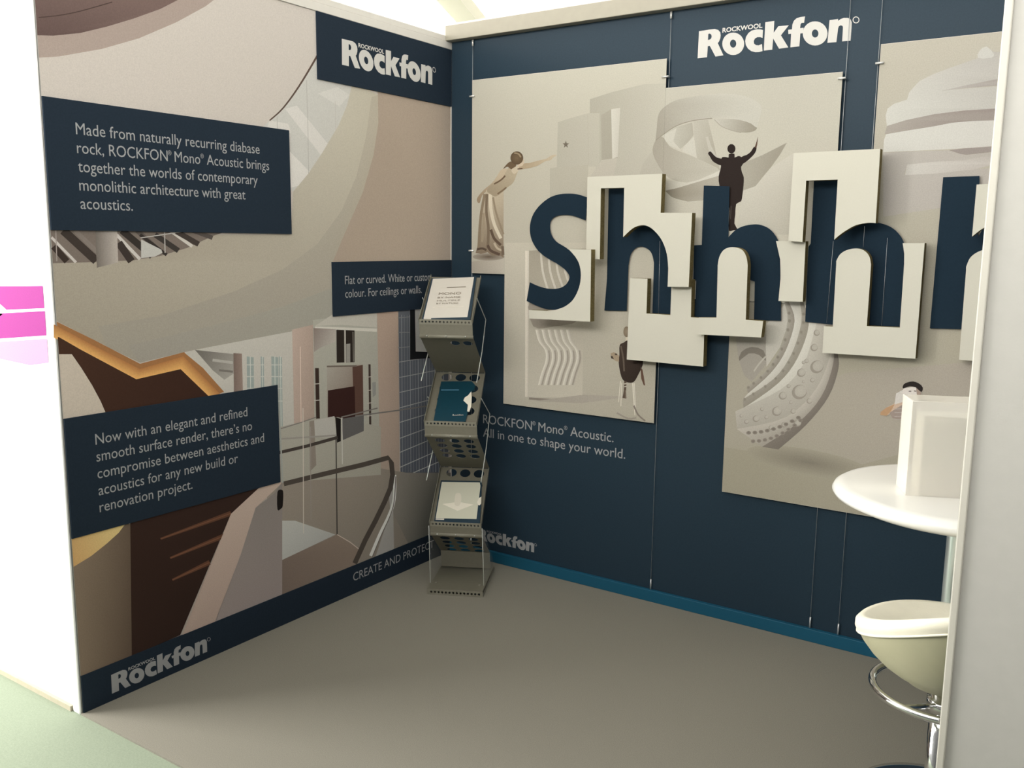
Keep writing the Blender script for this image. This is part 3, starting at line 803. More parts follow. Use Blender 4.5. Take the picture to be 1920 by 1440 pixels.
q(wp([(400, 465), (440, 415), (475, 398), (520, 430), (480, 470), (440, 445)]), (112, 92, 70), 3)
P.line(wp([(320, 600), (380, 565), (420, 525)]), 3, (112, 92, 72), 3); P.line(wp([(350, 690), (400, 655), (430, 630)]), 3, (124, 104, 82), 3)
q(wp([(535, 440), (590, 415), (640, 410), (720, 388), (790, 372), (830, 345), (872, 335), (880, 343), (850, 362), (830, 385), (780, 395), (700, 440), (590, 465), (545, 470)]), ((980, 310), (178, 157, 128), (1040, 292), (206, 188, 160)), 3)
q(wp([(475, 470), (530, 440), (545, 470), (500, 510)]), (206, 190, 164), 3)
q(wp([(545, 380), (580, 372), (588, 410), (568, 440), (530, 442)]), (208, 188, 162), 3)
P.blob(wp([(524, 366)])[0], 12, 12.5, (122, 102, 78), (98, 80, 60))
P.line(wp([(500, 320), (540, 330), (560, 360)]), 3, (160, 140, 112), 4)
P.line(wp([(530, 465), (575, 460)]), 2, (96, 72, 58))
# the relief block of the lower part
C1L = (x1s + .001, x1b, z1b + .001, z1t)
q([(940, 455), (1100, 455), (1240, 560), (1240, 800), (940, 770)], ((945, 500), (186, 178, 160), (1230, 760), (168, 160, 142)), 0, C1L)
q([(987, 470), (1100, 466), (1094, 600), (1092, 746), (984, 744)], ((1000, 500), (158, 149, 132), (1060, 720), (182, 174, 156)), 0, C1L)
P.strip([(985, 470), (985, 744)], [(992, 470), (990, 744)], (200, 191, 174), (184, 175, 159))
q([(996, 560), (1070, 560), (1085, 600), (1040, 612), (1000, 612)], (146, 136, 122), 3, C1L)
for k in range(6):
    ox = k * 11.5
    R = [(1003 + ox, 618), (1009 + ox, 640), (1021 + ox, 657), (1022 + ox, 676), (1014 + ox, 700), (1008 + ox, 722)]
    P.strip([(x + 1, y) for x, y in R], [(x + 7, y) for x, y in R], (210, 203, 187), (176, 167, 151), 4)
    P.strip([(x + 7, y) for x, y in R[2:]], [(x + 11, y) for x, y in R[2:]], (136, 126, 113), (176, 167, 151), 4)
for k in range(5):
    P.line([(1014 + k * 14, 470), (1018 + k * 14, 510), (1028 + k * 15, 545)], 4, (198, 190, 174), 4)
P.line([(992, 747), (1040, 750), (1085, 748)], 4, (128, 118, 106), 3)
q([(1094, 740), (1180, 744), (1090, 756), (1000, 752)], (160, 151, 137), 0, C1L)
# child with camera on a tall chair
cp = lambda pts: sc(pts, 6.545, (1120, 580))
P.blob(cp([(360, 275)])[0], 6, 10, (150, 134, 112), (126, 110, 90))
q(cp([(350, 340), (390, 340), (390, 400), (345, 395)]), (202, 190, 168))
q(cp([(275, 440), (330, 405), (380, 380), (560, 400), (560, 650), (552, 700), (515, 780), (455, 885), (390, 900), (320, 870), (285, 790), (263, 655), (272, 560)]), ((1165, 660), (66, 54, 46), (1190, 710), (52, 42, 36)), 3)
P.line(cp([(290, 450), (320, 600), (330, 760)]), 3, (96, 84, 72), 3)
q(cp([(165, 540), (205, 525), (245, 545), (268, 570), (268, 640), (235, 638), (200, 615), (170, 600)]), (158, 140, 116)); q(cp([(165, 570), (190, 575), (205, 612), (170, 600)]), (70, 60, 52)); q(cp([(215, 540), (245, 545), (245, 565), (218, 560)]), (80, 70, 60))
q(cp([(530, 705), (555, 740), (572, 830), (588, 935), (570, 930), (540, 850)]), (98, 74, 60))
P.line(cp([(345, 880), (340, 1000), (325, 1090)]), 4.5, (88, 74, 62)); P.line(cp([(345, 990), (350, 1095)]), 2.5, (110, 96, 82))
for yy in (915, 950): P.line(cp([(330, yy), (362, yy - 5)]), 2, (186, 176, 158))
for a in ([(285, 880), (262, 1140)], [(300, 900), (290, 1190)], [(432, 900), (452, 1180)], [(455, 905), (470, 1240)], [(440, 905), (462, 1300)]): P.line(cp(a), 1.5, (206, 198, 180))
P.line(cp([(240, 1270), (380, 1340), (480, 1330)]), 3, (148, 139, 126), 3); P.line(cp([(450, 1180), (500, 1290), (590, 1370)]), 3, (128, 118, 106), 3)
P.build('printed_picture', p1)

# --- poster 2
O2 = [(x2a, z2b), (x2b, z2b), (x2b, z2t), (x2a, z2t)]
p2 = poster(O2, 'pale sepia poster with a dark suited conductor before a white ribbon sculpture', ((x2a + x2b) / 2, PY, z2b))
P = Print('back', PD)
P.poly([(x2a, z2b + .001), (x2b, z2b + .001), (x2b, z2t - .001), (x2a, z2t - .001)], ((1400, 170), (219, 211, 193), (1400, 500), (206, 198, 179)), wall=True)
C2 = (x2a, x2b, z2b + .001, z2t - .001)
ribbon(P, C2)
def q2(pts, col, smooth=0): P.poly(cq(pts), col, smooth, clip=C2)
# the conductor
DK = (50, 40, 36)
q2([(800, 715), (850, 712), (852, 745), (882, 732), (908, 738), (922, 770), (930, 800), (910, 830), (918, 880), (935, 925), (932, 1000), (922, 1085), (910, 1140), (866, 1165), (858, 1260), (850, 1340), (878, 1392), (840, 1400), (800, 1405), (802, 1300), (805, 1200), (770, 1140), (716, 1005), (708, 915), (722, 860), (732, 800), (730, 765), (742, 742), (775, 742), (798, 745)], DK, 2)
P.blob(cq([(823, 667)])[0], 7.6, 8.8, DK)
q2([(732, 818), (690, 802), (652, 775), (628, 735), (612, 708), (632, 690), (655, 712), (690, 745), (760, 765), (770, 810)], DK, 2)
q2([(905, 805), (950, 788), (1000, 745), (1035, 705), (1050, 660), (1025, 650), (1000, 690), (960, 722), (905, 745)], DK, 2)
q2([(1032, 655), (1050, 600), (1062, 556), (1060, 590), (1055, 630), (1048, 662)], (104, 78, 64))
P.line(cq([(820, 1180), (815, 1300)]), 1.2, (96, 86, 78))
P.build('printed_picture', p2)

# --- poster 3
O3 = [(x3s, z3b), (x3b, z3b), (x3b, z3t), (x3a, z3t), (x3a, z2b - .002), (x3s, z2b - .002)]
p3 = poster(O3, 'largest sepia poster with stacked white curves above and a capped man below', ((x3s + x3b) / 2, PY, z3b))
P = Print('back', PD)
e_ = .001
P.poly([(x3s, z3b + e_), (x3b, z3b + e_), (x3b, z3t - e_), (x3a, z3t - e_), (x3a, z2b - .003), (x3s, z2b - .003)], ((1760, 200), (206, 197, 179), (1600, 900), (160, 152, 132)), wall=True)
C3 = (x3a + e_, x3b, z3b + e_, z3t - e_)
def q3(pts, col, smooth=0): P.poly(sc(pts, 3.692, (1400, 0)), col, smooth, clip=C3)
h = lambda x, y: (1400 + x / 3.692, y / 3.692)
q3([(1110, 690), (1125, 640), (1150, 610), (1200, 558), (1300, 510), (1420, 465), (1600, 402), (1612, 352), (1660, 320), (1710, 360), (2250, 330), (2250, 560), (1720, 556), (1530, 590), (1340, 630), (1500, 615), (2250, 560), (2250, 745), (1720, 752), (1500, 765), (1300, 790), (1100, 832), (970, 872), (962, 800), (975, 752), (1020, 718)], (h(1000, 800), (226, 221, 209), h(1740, 420), (205, 197, 187)))
q3([(1600, 402), (1612, 352), (1660, 322), (1712, 375), (1690, 400)], (226, 221, 210), 2)
q3([(1335, 632), (1530, 588), (1720, 550), (2250, 520), (2250, 575), (1740, 592), (1500, 612)], (h(1340, 630), (205, 197, 186), h(1740, 570), (180, 169, 160)))
q3([(955, 930), (972, 872), (1100, 832), (1300, 790), (1500, 766), (1720, 752), (2250, 745), (2250, 830), (1560, 842), (1420, 850), (1300, 874), (1100, 906)], (h(980, 900), (186, 176, 164), h(1500, 800), (164, 150, 142)))
q3([(946, 1054), (950, 970), (965, 930), (1100, 906), (1300, 874), (1420, 850), (1560, 838), (2250, 815), (2250, 1005), (1700, 1012), (1450, 1030), (1200, 1042)], (h(960, 1000), (226, 221, 209), h(1700, 900), (220, 213, 203)))
q3([(1400, 1040), (1500, 1028), (1700, 1014), (2250, 1000), (2250, 1045), (1700, 1052), (1520, 1072), (1480, 1066)], (164, 152, 144))
q3([(946, 1058), (1200, 1046), (1400, 1042), (1480, 1066), (1520, 1074), (1700, 1054), (2250, 1048), (2250, 1110), (1500, 1112), (1300, 1122), (1110, 1140), (1090, 1210), (1300, 1200), (1590, 1172), (2250, 1120), (2250, 1300), (946, 1500)], (h(1000, 1100), (200, 191, 180), h(1500, 1250), (190, 180, 169)))
q3([(1096, 1212), (1110, 1140), (1300, 1120), (1500, 1110), (1640, 1085), (2250, 1050), (2250, 1130), (1700, 1140), (1590, 1172), (1300, 1202)], (h(1100, 1180), (216, 209, 198), h(1600, 1120), (198, 188, 178)))
# lower half
sq = lambda pts: sc(pts, 3.6, (1340, 560))
C3L = (x3s + e_, x3b, z3b + e_, z2b - .003)
def q4(pts, col, smooth=0): P.poly(sq(pts), col, smooth, clip=C3L)
def S(*p): return sq(p)
q4([(40, 0), (140, 200), (600, 600), (900, 500), (1800, 420), (1800, 900), (900, 1150), (300, 1040), (40, 1290)], (sq([(100, 800)])[0], (166, 158, 140), sq([(1500, 600)])[0], (166, 156, 142)))
q4([(45, 1300), (50, 1000), (300, 1040), (700, 1200), (1800, 900), (1800, 1700), (800, 1435)], (sq([(100, 1200)])[0], (159, 151, 131), sq([(1200, 1300)])[0], (156, 148, 130)))
P.blob(sq([(640, 1105)])[0], 120, 24, (128, 120, 106), (159, 151, 132), 0.18)
q4([(140, 240), (350, 240), (400, 300), (350, 440), (250, 560), (200, 520), (160, 400)], (164, 156, 143))
q4([(165, 420), (180, 360), (250, 325), (330, 350), (345, 420), (300, 380), (230, 370)], (130, 122, 110), 2)
P.line(S((345, 390), (300, 440), (265, 490)), 3, (186, 178, 164), 3)
q4([(350, 170), (480, 30), (500, 160), (440, 330), (350, 460), (345, 330)], (196, 189, 175))
A0 = S((470, 20), (492, 150), (440, 340), (345, 490), (215, 600)); A1 = S((500, 20), (540, 150), (480, 350), (380, 500), (225, 640))
A2 = S((575, 20), (585, 160), (520, 370), (400, 540), (190, 680)); A3 = S((600, 20), (635, 180), (560, 400), (430, 570), (195, 740))
A4 = S((690, 150), (670, 230), (600, 440), (450, 610), (140, 760)); A5 = S((790, 170), (790, 340), (690, 600), (480, 800), (150, 880))
A6 = S((800, 300), (800, 440), (720, 660), (560, 840), (320, 1000)); A7 = S((830, 370), (836, 470), (770, 660), (620, 850), (430, 1018))
P.strip(A0, A1, (168, 160, 146), (150, 141, 128), 4)
P.strip(A1, A2, (208, 202, 189), (198, 191, 177), 4)
P.strip(A2, A3, (160, 152, 138), (150, 142, 128), 4)
P.strip(A3, A4, (208, 202, 188), (202, 196, 182), 4)
P.strip(A4, A5, (186, 179, 165), (174, 166, 152), 4)
P.strip(A5, A6, (186, 178, 164), (164, 155, 142), 4)
P.strip(A6, A7, (128, 119, 108), (120, 111, 101), 4)
random.seed(4)
for cx, cy, r in [(690, 460, 46), (572, 630, 52), (585, 500, 30), (672, 330, 26), (460, 655, 28), (420, 760, 34), (280, 810, 24), (660, 550, 16), (620, 420, 16), (530, 760, 18), (350, 800, 14), (320, 745, 14), (640, 690, 20), (560, 840, 26), (470, 850, 20), (600, 430, 12), (215, 830, 16), (380, 870, 16), (500, 590, 14), (690, 230, 22), (600, 560, 10), (180, 790, 12), (515, 700, 12)]:
    c = sq([(cx, cy)])[0]; rr = r / 3.6
    P.blob(c, rr, rr * .92, (160, 152, 138), (150, 141, 128), -0.6)
    P.blob((c[0] + rr * .16, c[1] - rr * .12), rr * .8, rr * .74, (182, 175, 161), (176, 168, 154), -0.6)
for k in range(9):
    P.blob(sq([(230 + k * 42, 905 - k * k * 1.6)])[0], 4.5, 3.4, (118, 109, 98), (140, 131, 119)); P.blob(sq([(260 + k * 40, 962 - k * k * 2.2)])[0], 4.2, 3.4, (122, 113, 102), (142, 133, 121))
for B0, k0 in ((A0, 1), (A2, 1)):
    pts = catmull(B0, 3, False)
    for p in pts[2:]: P.blob((p[0] + 4, p[1]), 3, 3.4, (134, 126, 113), (152, 144, 130))
# the capped man
hp = sq
q4([(1250, 640), (1290, 620), (1290, 700), (1215, 760), (1160, 790), (1118, 785), (1120, 765), (1160, 735), (1210, 710)], (196, 170, 148))
q4([(1118, 785), (1120, 765), (1160, 735), (1215, 712), (1190, 760), (1160, 790)], (178, 142, 108))
q4([(1225, 640), (1280, 610), (1290, 690), (1215, 715)], (206, 198, 188))
q4([(1180, 770), (1260, 720), (1340, 690), (1420, 690), (1500, 760), (1480, 900), (1330, 830), (1290, 815), (1200, 805)], (152, 136, 126))
for yy in (740, 765, 790, 812): P.line(S((1215, yy + 4), (1330, yy)), 1.3, (176, 164, 154))
q4([(1275, 605), (1390, 600), (1388, 650), (1370, 690), (1320, 690), (1280, 660)], (214, 204, 194), 2)
q4([(1360, 600), (1392, 600), (1392, 660), (1370, 685)], (160, 140, 126))
P.line(S((1310, 625), (1328, 624)), 1.6, (90, 78, 70)); P.line(S((1345, 622), (1362, 624)), 1.6, (90, 78, 70)); P.line(S((1318, 660), (1345, 658)), 1.6, (150, 110, 96))
q4([(1270, 605), (1275, 580), (1300, 565), (1340, 558), (1380, 572), (1405, 600), (1395, 630), (1360, 600), (1320, 590), (1290, 600)], (44, 38, 36), 2)
P.blob(sq([(1410, 686)])[0], 5, 2, (40, 36, 34))
q4([(1340, 830), (1480, 830), (1480, 1040), (1400, 1100), (1275, 1110), (1330, 1040)], (60, 52, 48))
P.build('printed_picture', p3)

# ================================================================ big blue letters on the posters
c7 = lambda pts: sc(pts, 3.84, (960, 300))
c8 = lambda pts: sc(pts, 3.692, (1400, 300))
LYF = PY - 0.0100
def letter(px, label):
    poly = [on_back(p[0], p[1], LYF) for p in px]
    o = slab('vinyl_letter', poly, LYF, 0.0006, [M['blue_letter'], M['blue_letter']])
    tag(o, label, 'letter', None)
    return o
S_out = catmull(c7([(545, 270), (470, 247), (400, 242), (330, 249), (260, 277), (190, 337), (145, 408), (128, 490), (140, 570), (178, 640), (240, 697), (330, 750), (385, 793), (412, 835), (405, 872), (378, 905), (330, 925), (260, 926), (190, 908), (128, 880)]), 4, False)
S_in = catmull(c7([(105, 1015), (180, 1050), (250, 1073), (330, 1076), (400, 1052), (455, 992), (488, 905), (497, 820), (482, 745), (442, 680), (390, 632), (320, 588), (285, 540), (273, 480), (285, 430), (325, 402), (390, 395), (450, 405), (530, 435)]), 4, False)
letter(S_out + S_in, 'large blue letter S left of the white cut-out tiles')
h1 = c7([(697, 150), (815, 150), (812, 520)]) + catmull(c7([(812, 520), (870, 455), (930, 428), (1000, 435), (1080, 480), (1130, 560), (1153, 700)]), 4, False) + c7([(1148, 1112), (1010, 1112)]) + catmull(c7([(1022, 740), (1008, 680), (980, 642), (935, 624), (890, 635), (855, 680), (838, 760)]), 4, False) + c7([(825, 1086), (665, 1084), (684, 850)])
letter(h1, 'first large blue letter h, partly covered by two white tiles')
h2 = c7([(1381, 184), (1566, 190), (1558, 556)]) + catmull(c7([(1558, 556), (1600, 512), (1650, 482), (1715, 466), (1780, 465), (1845, 490), (1890, 535), (1922, 600), (1930, 700)]), 4, False) + c7([(1937, 1157), (1742, 1150), (1748, 875), (1700, 860), (1480, 860), (1472, 1136), (1318, 1131), (1326, 868), (1306, 868), (1311, 614), (1366, 611)])
letter(h2, 'second large blue letter h, beside the dark suited conductor')
h3 = c8([(467, 120), (640, 120), (622, 520)]) + catmull(c8([(622, 520), (660, 475), (740, 438), (840, 428), (920, 436), (1000, 465), (1060, 520), (1095, 590), (1106, 690)]), 4, False) + c8([(1075, 1166), (830, 1151), (850, 760), (800, 700), (700, 690), (640, 750), (608, 1140), (405, 1120), (428, 600), (443, 578)])
letter(h3, 'third large blue letter h, between the ribbon poster and the curves poster')
h4 = c8([(1360, 119), (1612, 110), (1600, 540)]) + catmull(c8([(1600, 540), (1660, 440), (1760, 395), (1880, 405), (1970, 480), (2010, 600), (2018, 720)]), 4, False) + c8([(1985, 1195), (1758, 1188), (1790, 800), (1560, 780), (1487, 1172), (1268, 1165)])
letter(h4, 'rightmost large blue letter h, cut off by the white panel')

# ================================================================ white acoustic tiles with letter cut-outs
T = 0.035
LEV = {1: -0.075, 2: -0.110, 3: -0.145}
def tile(px, lev, label):
    yf = LEV[lev]
    poly = [on_back(p[0], p[1], yf) for p in px]
    o = slab('acoustic_tile', poly, yf, T, [M['plaster'], M['rockwool']])
    tag(o, label, 'acoustic tile', 'white cut-out acoustic tiles around the letters')
    return o
tile(c7([(408, 641), (570, 645), (563, 1165), (124, 1141), (121, 1080), (250, 1086)]) + catmull(c7([(310, 1080), (380, 1055), (440, 1005), (482, 920), (496, 830), (484, 750), (455, 695)]), 4, False), 3, 'white tile with the lower curve of the S cut into its left side')
tile(c7([(543, 122), (1082, 98), (1070, 380), (1297, 380), (1272, 915), (1120, 912)]) + catmull(c7([(1125, 780), (1115, 680), (1085, 590), (1040, 525), (985, 480), (930, 470), (870, 492), (800, 555)]), 4, False) + c7([(808, 200), (640, 204), (632, 715), (533, 715)]), 2, 'white tile over the first letter h with a narrow slot for its stem')
tile(c7([(850, 850), (976, 855), (968, 1105), (1140, 1116), (1150, 860), (1294, 860), (1288, 1132), (1388, 1140), (1376, 1488), (826, 1436)]), 1, 'white tile under the first letter h, lowest of the tiles on the left')
tile(c7([(1472, 1135), (1481, 780)]) + catmull(c7([(1481, 760), (1492, 700), (1520, 652), (1562, 630), (1612, 630), (1660, 650), (1688, 700), (1697, 760)]), 4, False) + c7([(1683, 1150), (1808, 1160), (1794, 1278), (1338, 1256), (1344, 1134)]), 2, 'white tile shaped like an upright tongue inside the second letter h')
tile(c8([(203, 561), (408, 562), (388, 982), (220, 976), (236, 800), (232, 690)]), 1, 'smallest white tile, right of the second letter h')
tile(c8([(325, -48), (925, -78), (893, 437)]) + catmull(c8([(893, 437), (840, 435), (760, 450), (690, 487), (640, 522), (606, 552)]), 4, False) + c8([(630, 136), (412, 143), (386, 568), (288, 559)]), 2, 'white tile over the third letter h, topmost of all the tiles')
tile(c8([(1080, 575), (1232, 575), (1168, 1376), (524, 1335), (535, 1150), (596, 1152), (620, 720)]) + catmull(c8([(620, 700), (645, 655), (690, 625), (755, 612), (810, 625), (848, 665), (861, 725)]), 4, False) + c8([(832, 1150), (1060, 1160), (1090, 720), (1091, 650)]), 1, 'white tile under the third letter h with an arched tongue')
tile(c8([(1592, 170), (2080, 142), (2052, 640), (1985, 640)]) + catmull(c8([(1985, 640), (1950, 520), (1870, 440), (1760, 425), (1645, 468), (1560, 530)]), 4, False), 2, 'white tile over the rightmost letter h, cut off by the panel')
tile(c8([(1487, 1170), (1519, 760)]) + catmull(c8([(1519, 740), (1545, 680), (1590, 642), (1645, 622), (1710, 630), (1765, 680), (1785, 760)]), 4, False) + c8([(1758, 1188), (1985, 1197), (2020, 760), (2125, 760), (2080, 1440), (1470, 1382)]), 1, 'white tile under the rightmost letter h, cut off by the panel')

# ================================================================ steel cables and clips
def cable(x, ztop, zbot, label, clips, y=-0.008):
    e = empty('display_cable', (x, y, zbot)); tag(e, label, 'cable', 'steel display cables on the back wall')
    tube('wire', [(x, y, zbot + 0.01), (x, y, ztop)], 0.0011, M['wire'], e, 6)
    tube('fitting', [(x, y, ztop - 0.028), (x, y, ztop)], 0.0045, M['clip'], e, 10)
    tube('fitting', [(x, y, zbot), (x, y, zbot + 0.045)], 0.0035, M['wire'], e, 10)
    for z, s in clips:
        tube('clip', [(x - 0.005 + (0.0 if s > 0 else -0.018), -0.0255, z), (x + 0.023 if s > 0 else x + 0.005, -0.0255, z)], 0.0040, M['clip'], e, 8)
        tube('clip', [(x, -0.003, z), (x, -0.0255, z)], 0.003, M['clip'], e, 8)
    return e
zc = 2.472
def front_wire(px, parent):
    pts = [on_back(u, v, LYF - 0.002) for u, v in px]
    tube('wire', [(x, LYF - 0.002, z) for x, z in pts], 0.0006, M['wire'], parent, 6)
cable(x1a - 0.007, zc, 0.053, 'leftmost steel cable, along the left edge of the woman poster', [(bz(884, 181), 1), (bz(883, 470), 1)])
k1 = cable(x1b + 0.007, zc, 0.053, 'steel cable between the woman poster and the conductor poster', [(bz(1249, 144), -1)])
k2 = cable(x2b + 0.008, zc, 0.053, 'steel cable along the right edge of the conductor poster', [(bz(1581, 147), -1)])
k3 = cable(x3a - 0.008, zc, 0.053, 'steel cable along the left edge of the tall curves poster', [(bz(1647, 119), 1)])

front_wire([(1237.5, 452), (1234.5, 588)], k1)
front_wire([(1562.5, 452), (1550, 605)], k2)
front_wire([(1621, 424), (1618.5, 464)], k3)
front_wire([(1664, 446), (1653, 611)], k3)

# ================================================================ zigzag brochure rack
RX, RY, RA, RW, RK = 0.362, -0.480, 0.474, 0.235, -0.049
rack = empty('brochure_rack', (RX, RY, 0), RA)
tag(rack, 'grey folding zigzag brochure rack with three sloping trays in the corner', 'rack')
RU = Vector((math.cos(RA), math.sin(RA), 0)); RB = Vector((-math.sin(RA), math.cos(RA), 0))
def rl(x, Y, Z): return Vector((x + RK * (Z - 0.6), Y, Z))
def rw(x, Y, Z):
    p = rl(x, Y, Z); return Vector((RX, RY, 0)) + RU * p.x + RB * p.y + Vector((0, 0, p.z))

def sheet(name, P0, P1, w, holes, thick, mat, parent, x0=None, segs=14):
    """a folded steel sheet: width w across the rack, running from profile point P0 to P1 (Y, Z),
    with round holes (across 0..1, along metres, radius)"""
    x0 = -w / 2 if x0 is None else x0
    dy, dz = P1[0] - P0[0], P1[1] - P0[1]; L = math.hypot(dy, dz)
    ny, nz = -dz / L, dy / L
    loops = [[(0, 0), (w, 0), (w, L), (0, L)]]
    for hu, hv, hr in holes:
        loops.append([(hu * w + hr * math.cos(2 * math.pi * k / segs), hv + hr * math.sin(2 * math.pi * k / segs)) for k in range(segs)])
    flat = [p for l in loops for p in l]
    tris = tessellate_polygon([[Vector((a, b, 0)) for a, b in l] for l in loops])
    V = []
    for sgn in (0, 1):
        for a, b in flat:
            Y = P0[0] + dy * b / L - ny * thick * sgn; Z = P0[1] + dz * b / L - nz * thick * sgn
            V.append(rl(x0 + a, Y, Z))
    n = len(flat); fs = [tuple(t) for t in tris] + [tuple(i + n for i in t[::-1]) for t in tris]
    b = 0
    for l in loops:
        m = len(l)
        for i in range(m): fs.append((b + i, b + (i + 1) % m, b + (i + 1) % m + n, b + i + n))
        b += m
    bm = bmesh.new(); vs = [bm.verts.new(v) for v in V]
    for f in fs:
        try: bm.faces.new([vs[i] for i in f])
        except ValueError: pass
    return bmobj(name, bm, mat, parent, local=True)

def round_holes(rows, v0, dv, r): return [(u, v0 + k * dv, r) for k in range(rows) for u in (0.24, 0.52, 0.80)]
small = [(0.06 + 0.88 * k / 13, 0.011, 0.0045) for k in range(14)]
YF, YT = 0.084, 0.383
TIERS = [(1.201, 1.392, 1.145), (0.752, 0.946, 0.705), (0.292, 0.488, 0.251)]
for i, (zb, zt, zl) in enumerate(TIERS):
    tlen = math.hypot(YT - YF - 0.012, zt - zb - 0.006)
    sheet('tray', (YF + 0.012, zb + 0.006), (YT, zt), RW, round_holes(4, 0.085, 0.075, 0.025), 0.0015, M['rack'], rack)
    for sx in (-1, 1):
        xx = sx * RW / 2
        d = Vector((0, YT - YF - 0.012, zt - zb - 0.006)).normalized(); nn = Vector((0, -d.z, d.y))
        vs = []
        for o_ in (0, 0.0018 * -sx):
            for (Y, Z), h_ in (((YF, zb + 0.002), 0), ((YT, zt), 0), ((YT, zt), 0.014), ((YF, zb + 0.002), 0.022)):
                vs.append(rl(xx + o_, Y + nn.y * h_, Z + nn.z * h_))
        pymesh('side_flange', vs, [(0, 1, 2, 3), (7, 6, 5, 4), (0, 4, 5, 1), (1, 5, 6, 2), (2, 6, 7, 3), (3, 7, 4, 0)], M['rack_light'], rack, local=True)
    lp = sheet('lip', (YF, zl + 0.004), (YF, zb - 0.001), RW, [], 0.0015, M['rack'], rack)
    lp2 = sheet('perforated_edge', (YF - 0.0018, zb - 0.002), (YF - 0.0018, zb + 0.020), RW, small, 0.0015, M['rack_light'], rack, segs=10)
    tube('rolled_edge', [rl(-RW / 2, YF + 0.003, zl + 0.001), rl(RW / 2, YF + 0.003, zl + 0.001)], 0.0085, M['rack_light'], rack, 10, local=True)
    for u in (-0.085, 0.0, 0.085):
        bm = bmesh.new(); bmesh.ops.create_uvsphere(bm, u_segments=10, v_segments=6, radius=0.0035)
        bmesh.ops.translate(bm, verts=bm.verts, vec=rl(u, YF - 0.005, zl + 0.004))
        bmobj('rivet', bm, M['steel'], rack, smooth=True, local=True)
    end = (YT, TIERS[i + 1][1] + 0.004) if i < 2 else (0.285, 0.108)
    sheet('under_panel', (YF + 0.006, zl), end, RW, round_holes(4, 0.05, 0.058, 0.023) if i else [(0.62, 0.055, 0.021), (0.86, 0.055, 0.021)], 0.0015, M['rack'], rack)
    if i == 2: sheet('back_panel', (0.285, 0.108), (0.287, 0.028), RW, [], 0.0015, M['rack'], rack)
    for sx in (-1, 1):
        if i == 2: continue
        xo = sx * (RW / 2 + 0.006); dz = TIERS[i][0] - TIERS[0][0]
        pts = [rl(xo, 0.203, 1.306 + dz), rl(xo, 0.425, 1.195 + dz), rl(xo, 0.272, 1.06 + dz), rl(xo, 0.092, 0.948 + dz)]
        tube('hinge_arm', pts, 0.0022, M['acrylic_edge'], rack, 6, local=True)
for sx in (-1, 1):
    xo = sx * (RW / 2 + 0.004)
    vs = [rl(xo + o_, Y, Z) for o_ in (-0.001, 0.001) for Y, Z in ((YF + 0.01, 0.03), (0.335, 0.03), (0.335, 0.06), (YF + 0.01, 0.285))]
    pymesh('clear_side', vs, [(3, 2, 1, 0), (4, 5, 6, 7), (0, 1, 5, 4), (1, 2, 6, 5), (2, 3, 7, 6), (3, 0, 4, 7)], M['acrylic'], rack, local=True)
    tube('clear_edge', [rl(xo, YF - 0.004, 0.292), rl(xo, YF - 0.030, 0.034)], 0.0018, M['acrylic_edge'], rack, 6, local=True)
    sheet('base_side', (0.0, 0.014), (0.352, 0.014), 0.0016, [], 0.014, M['rack_light'], rack, x0=sx * 0.125 - 0.0008)
sheet('base_plate', (0.352, 0.016), (0.0, 0.0265), 0.25, [], 0.002, M['rack'], rack)
sheet('perforated_edge', (0.0, 0.001), (0.0, 0.0265), 0.25, [(0.07 + 0.86 * k / 13, 0.012, 0.0052) for k in range(14)], 0.0015, M['rack_light'], rack, segs=10)
for u in (-0.1, 0.1):
    tube('rivet', [rl(u, 0.075, 0.026), rl(u, 0.075, 0.030)], 0.006, M['rack_light'], rack, 10, local=True)

# ---------------------------------------------------------------- brochures lying in the trays
def brochure(i, px, label, cover, thick, shapes, grp=None):
    zb, zt, zl = TIERS[i]
    A = rw(0, YF + 0.012, zb + 0.006); Bp = rw(0, YT, zt)
    d = (Bp - A).normalized(); n = RU.cross(d).normalized()
    if n.z < 0: n = -n
    def hit(u, v, h):
        r = ray(u, v); t = ((A + n * h) - CAM).dot(n) / r.dot(n); return CAM + r * t
    top = [hit(u, v, thick) for u, v in px]
    e = empty('brochure', sum((p for p in top), Vector()) / len(top) - n * (thick - 0.001))
    tag(e, label, 'brochure')
    bot = [p - n * (thick - 0.0008) for p in top]; m = len(top)
    bm = bmesh.new(); vt = [bm.verts.new(p) for p in top]; vb = [bm.verts.new(p) for p in bot]
    bm.faces.new(vt); bm.faces.new(vb[::-1])
    for k in range(m): bm.faces.new((vt[k], vb[k], vb[(k + 1) % m], vt[(k + 1) % m]))
    bmobj('cover', bm, cover, e)
    for k, (nm, pts, mat) in enumerate(shapes):
        h_ = thick + 0.0005 + 0.0004 * k
        V = [hit(u, v, h_) for u, v in pts]
        pymesh(nm, V, tessellate_polygon([V]), mat, e)
    return e, hit

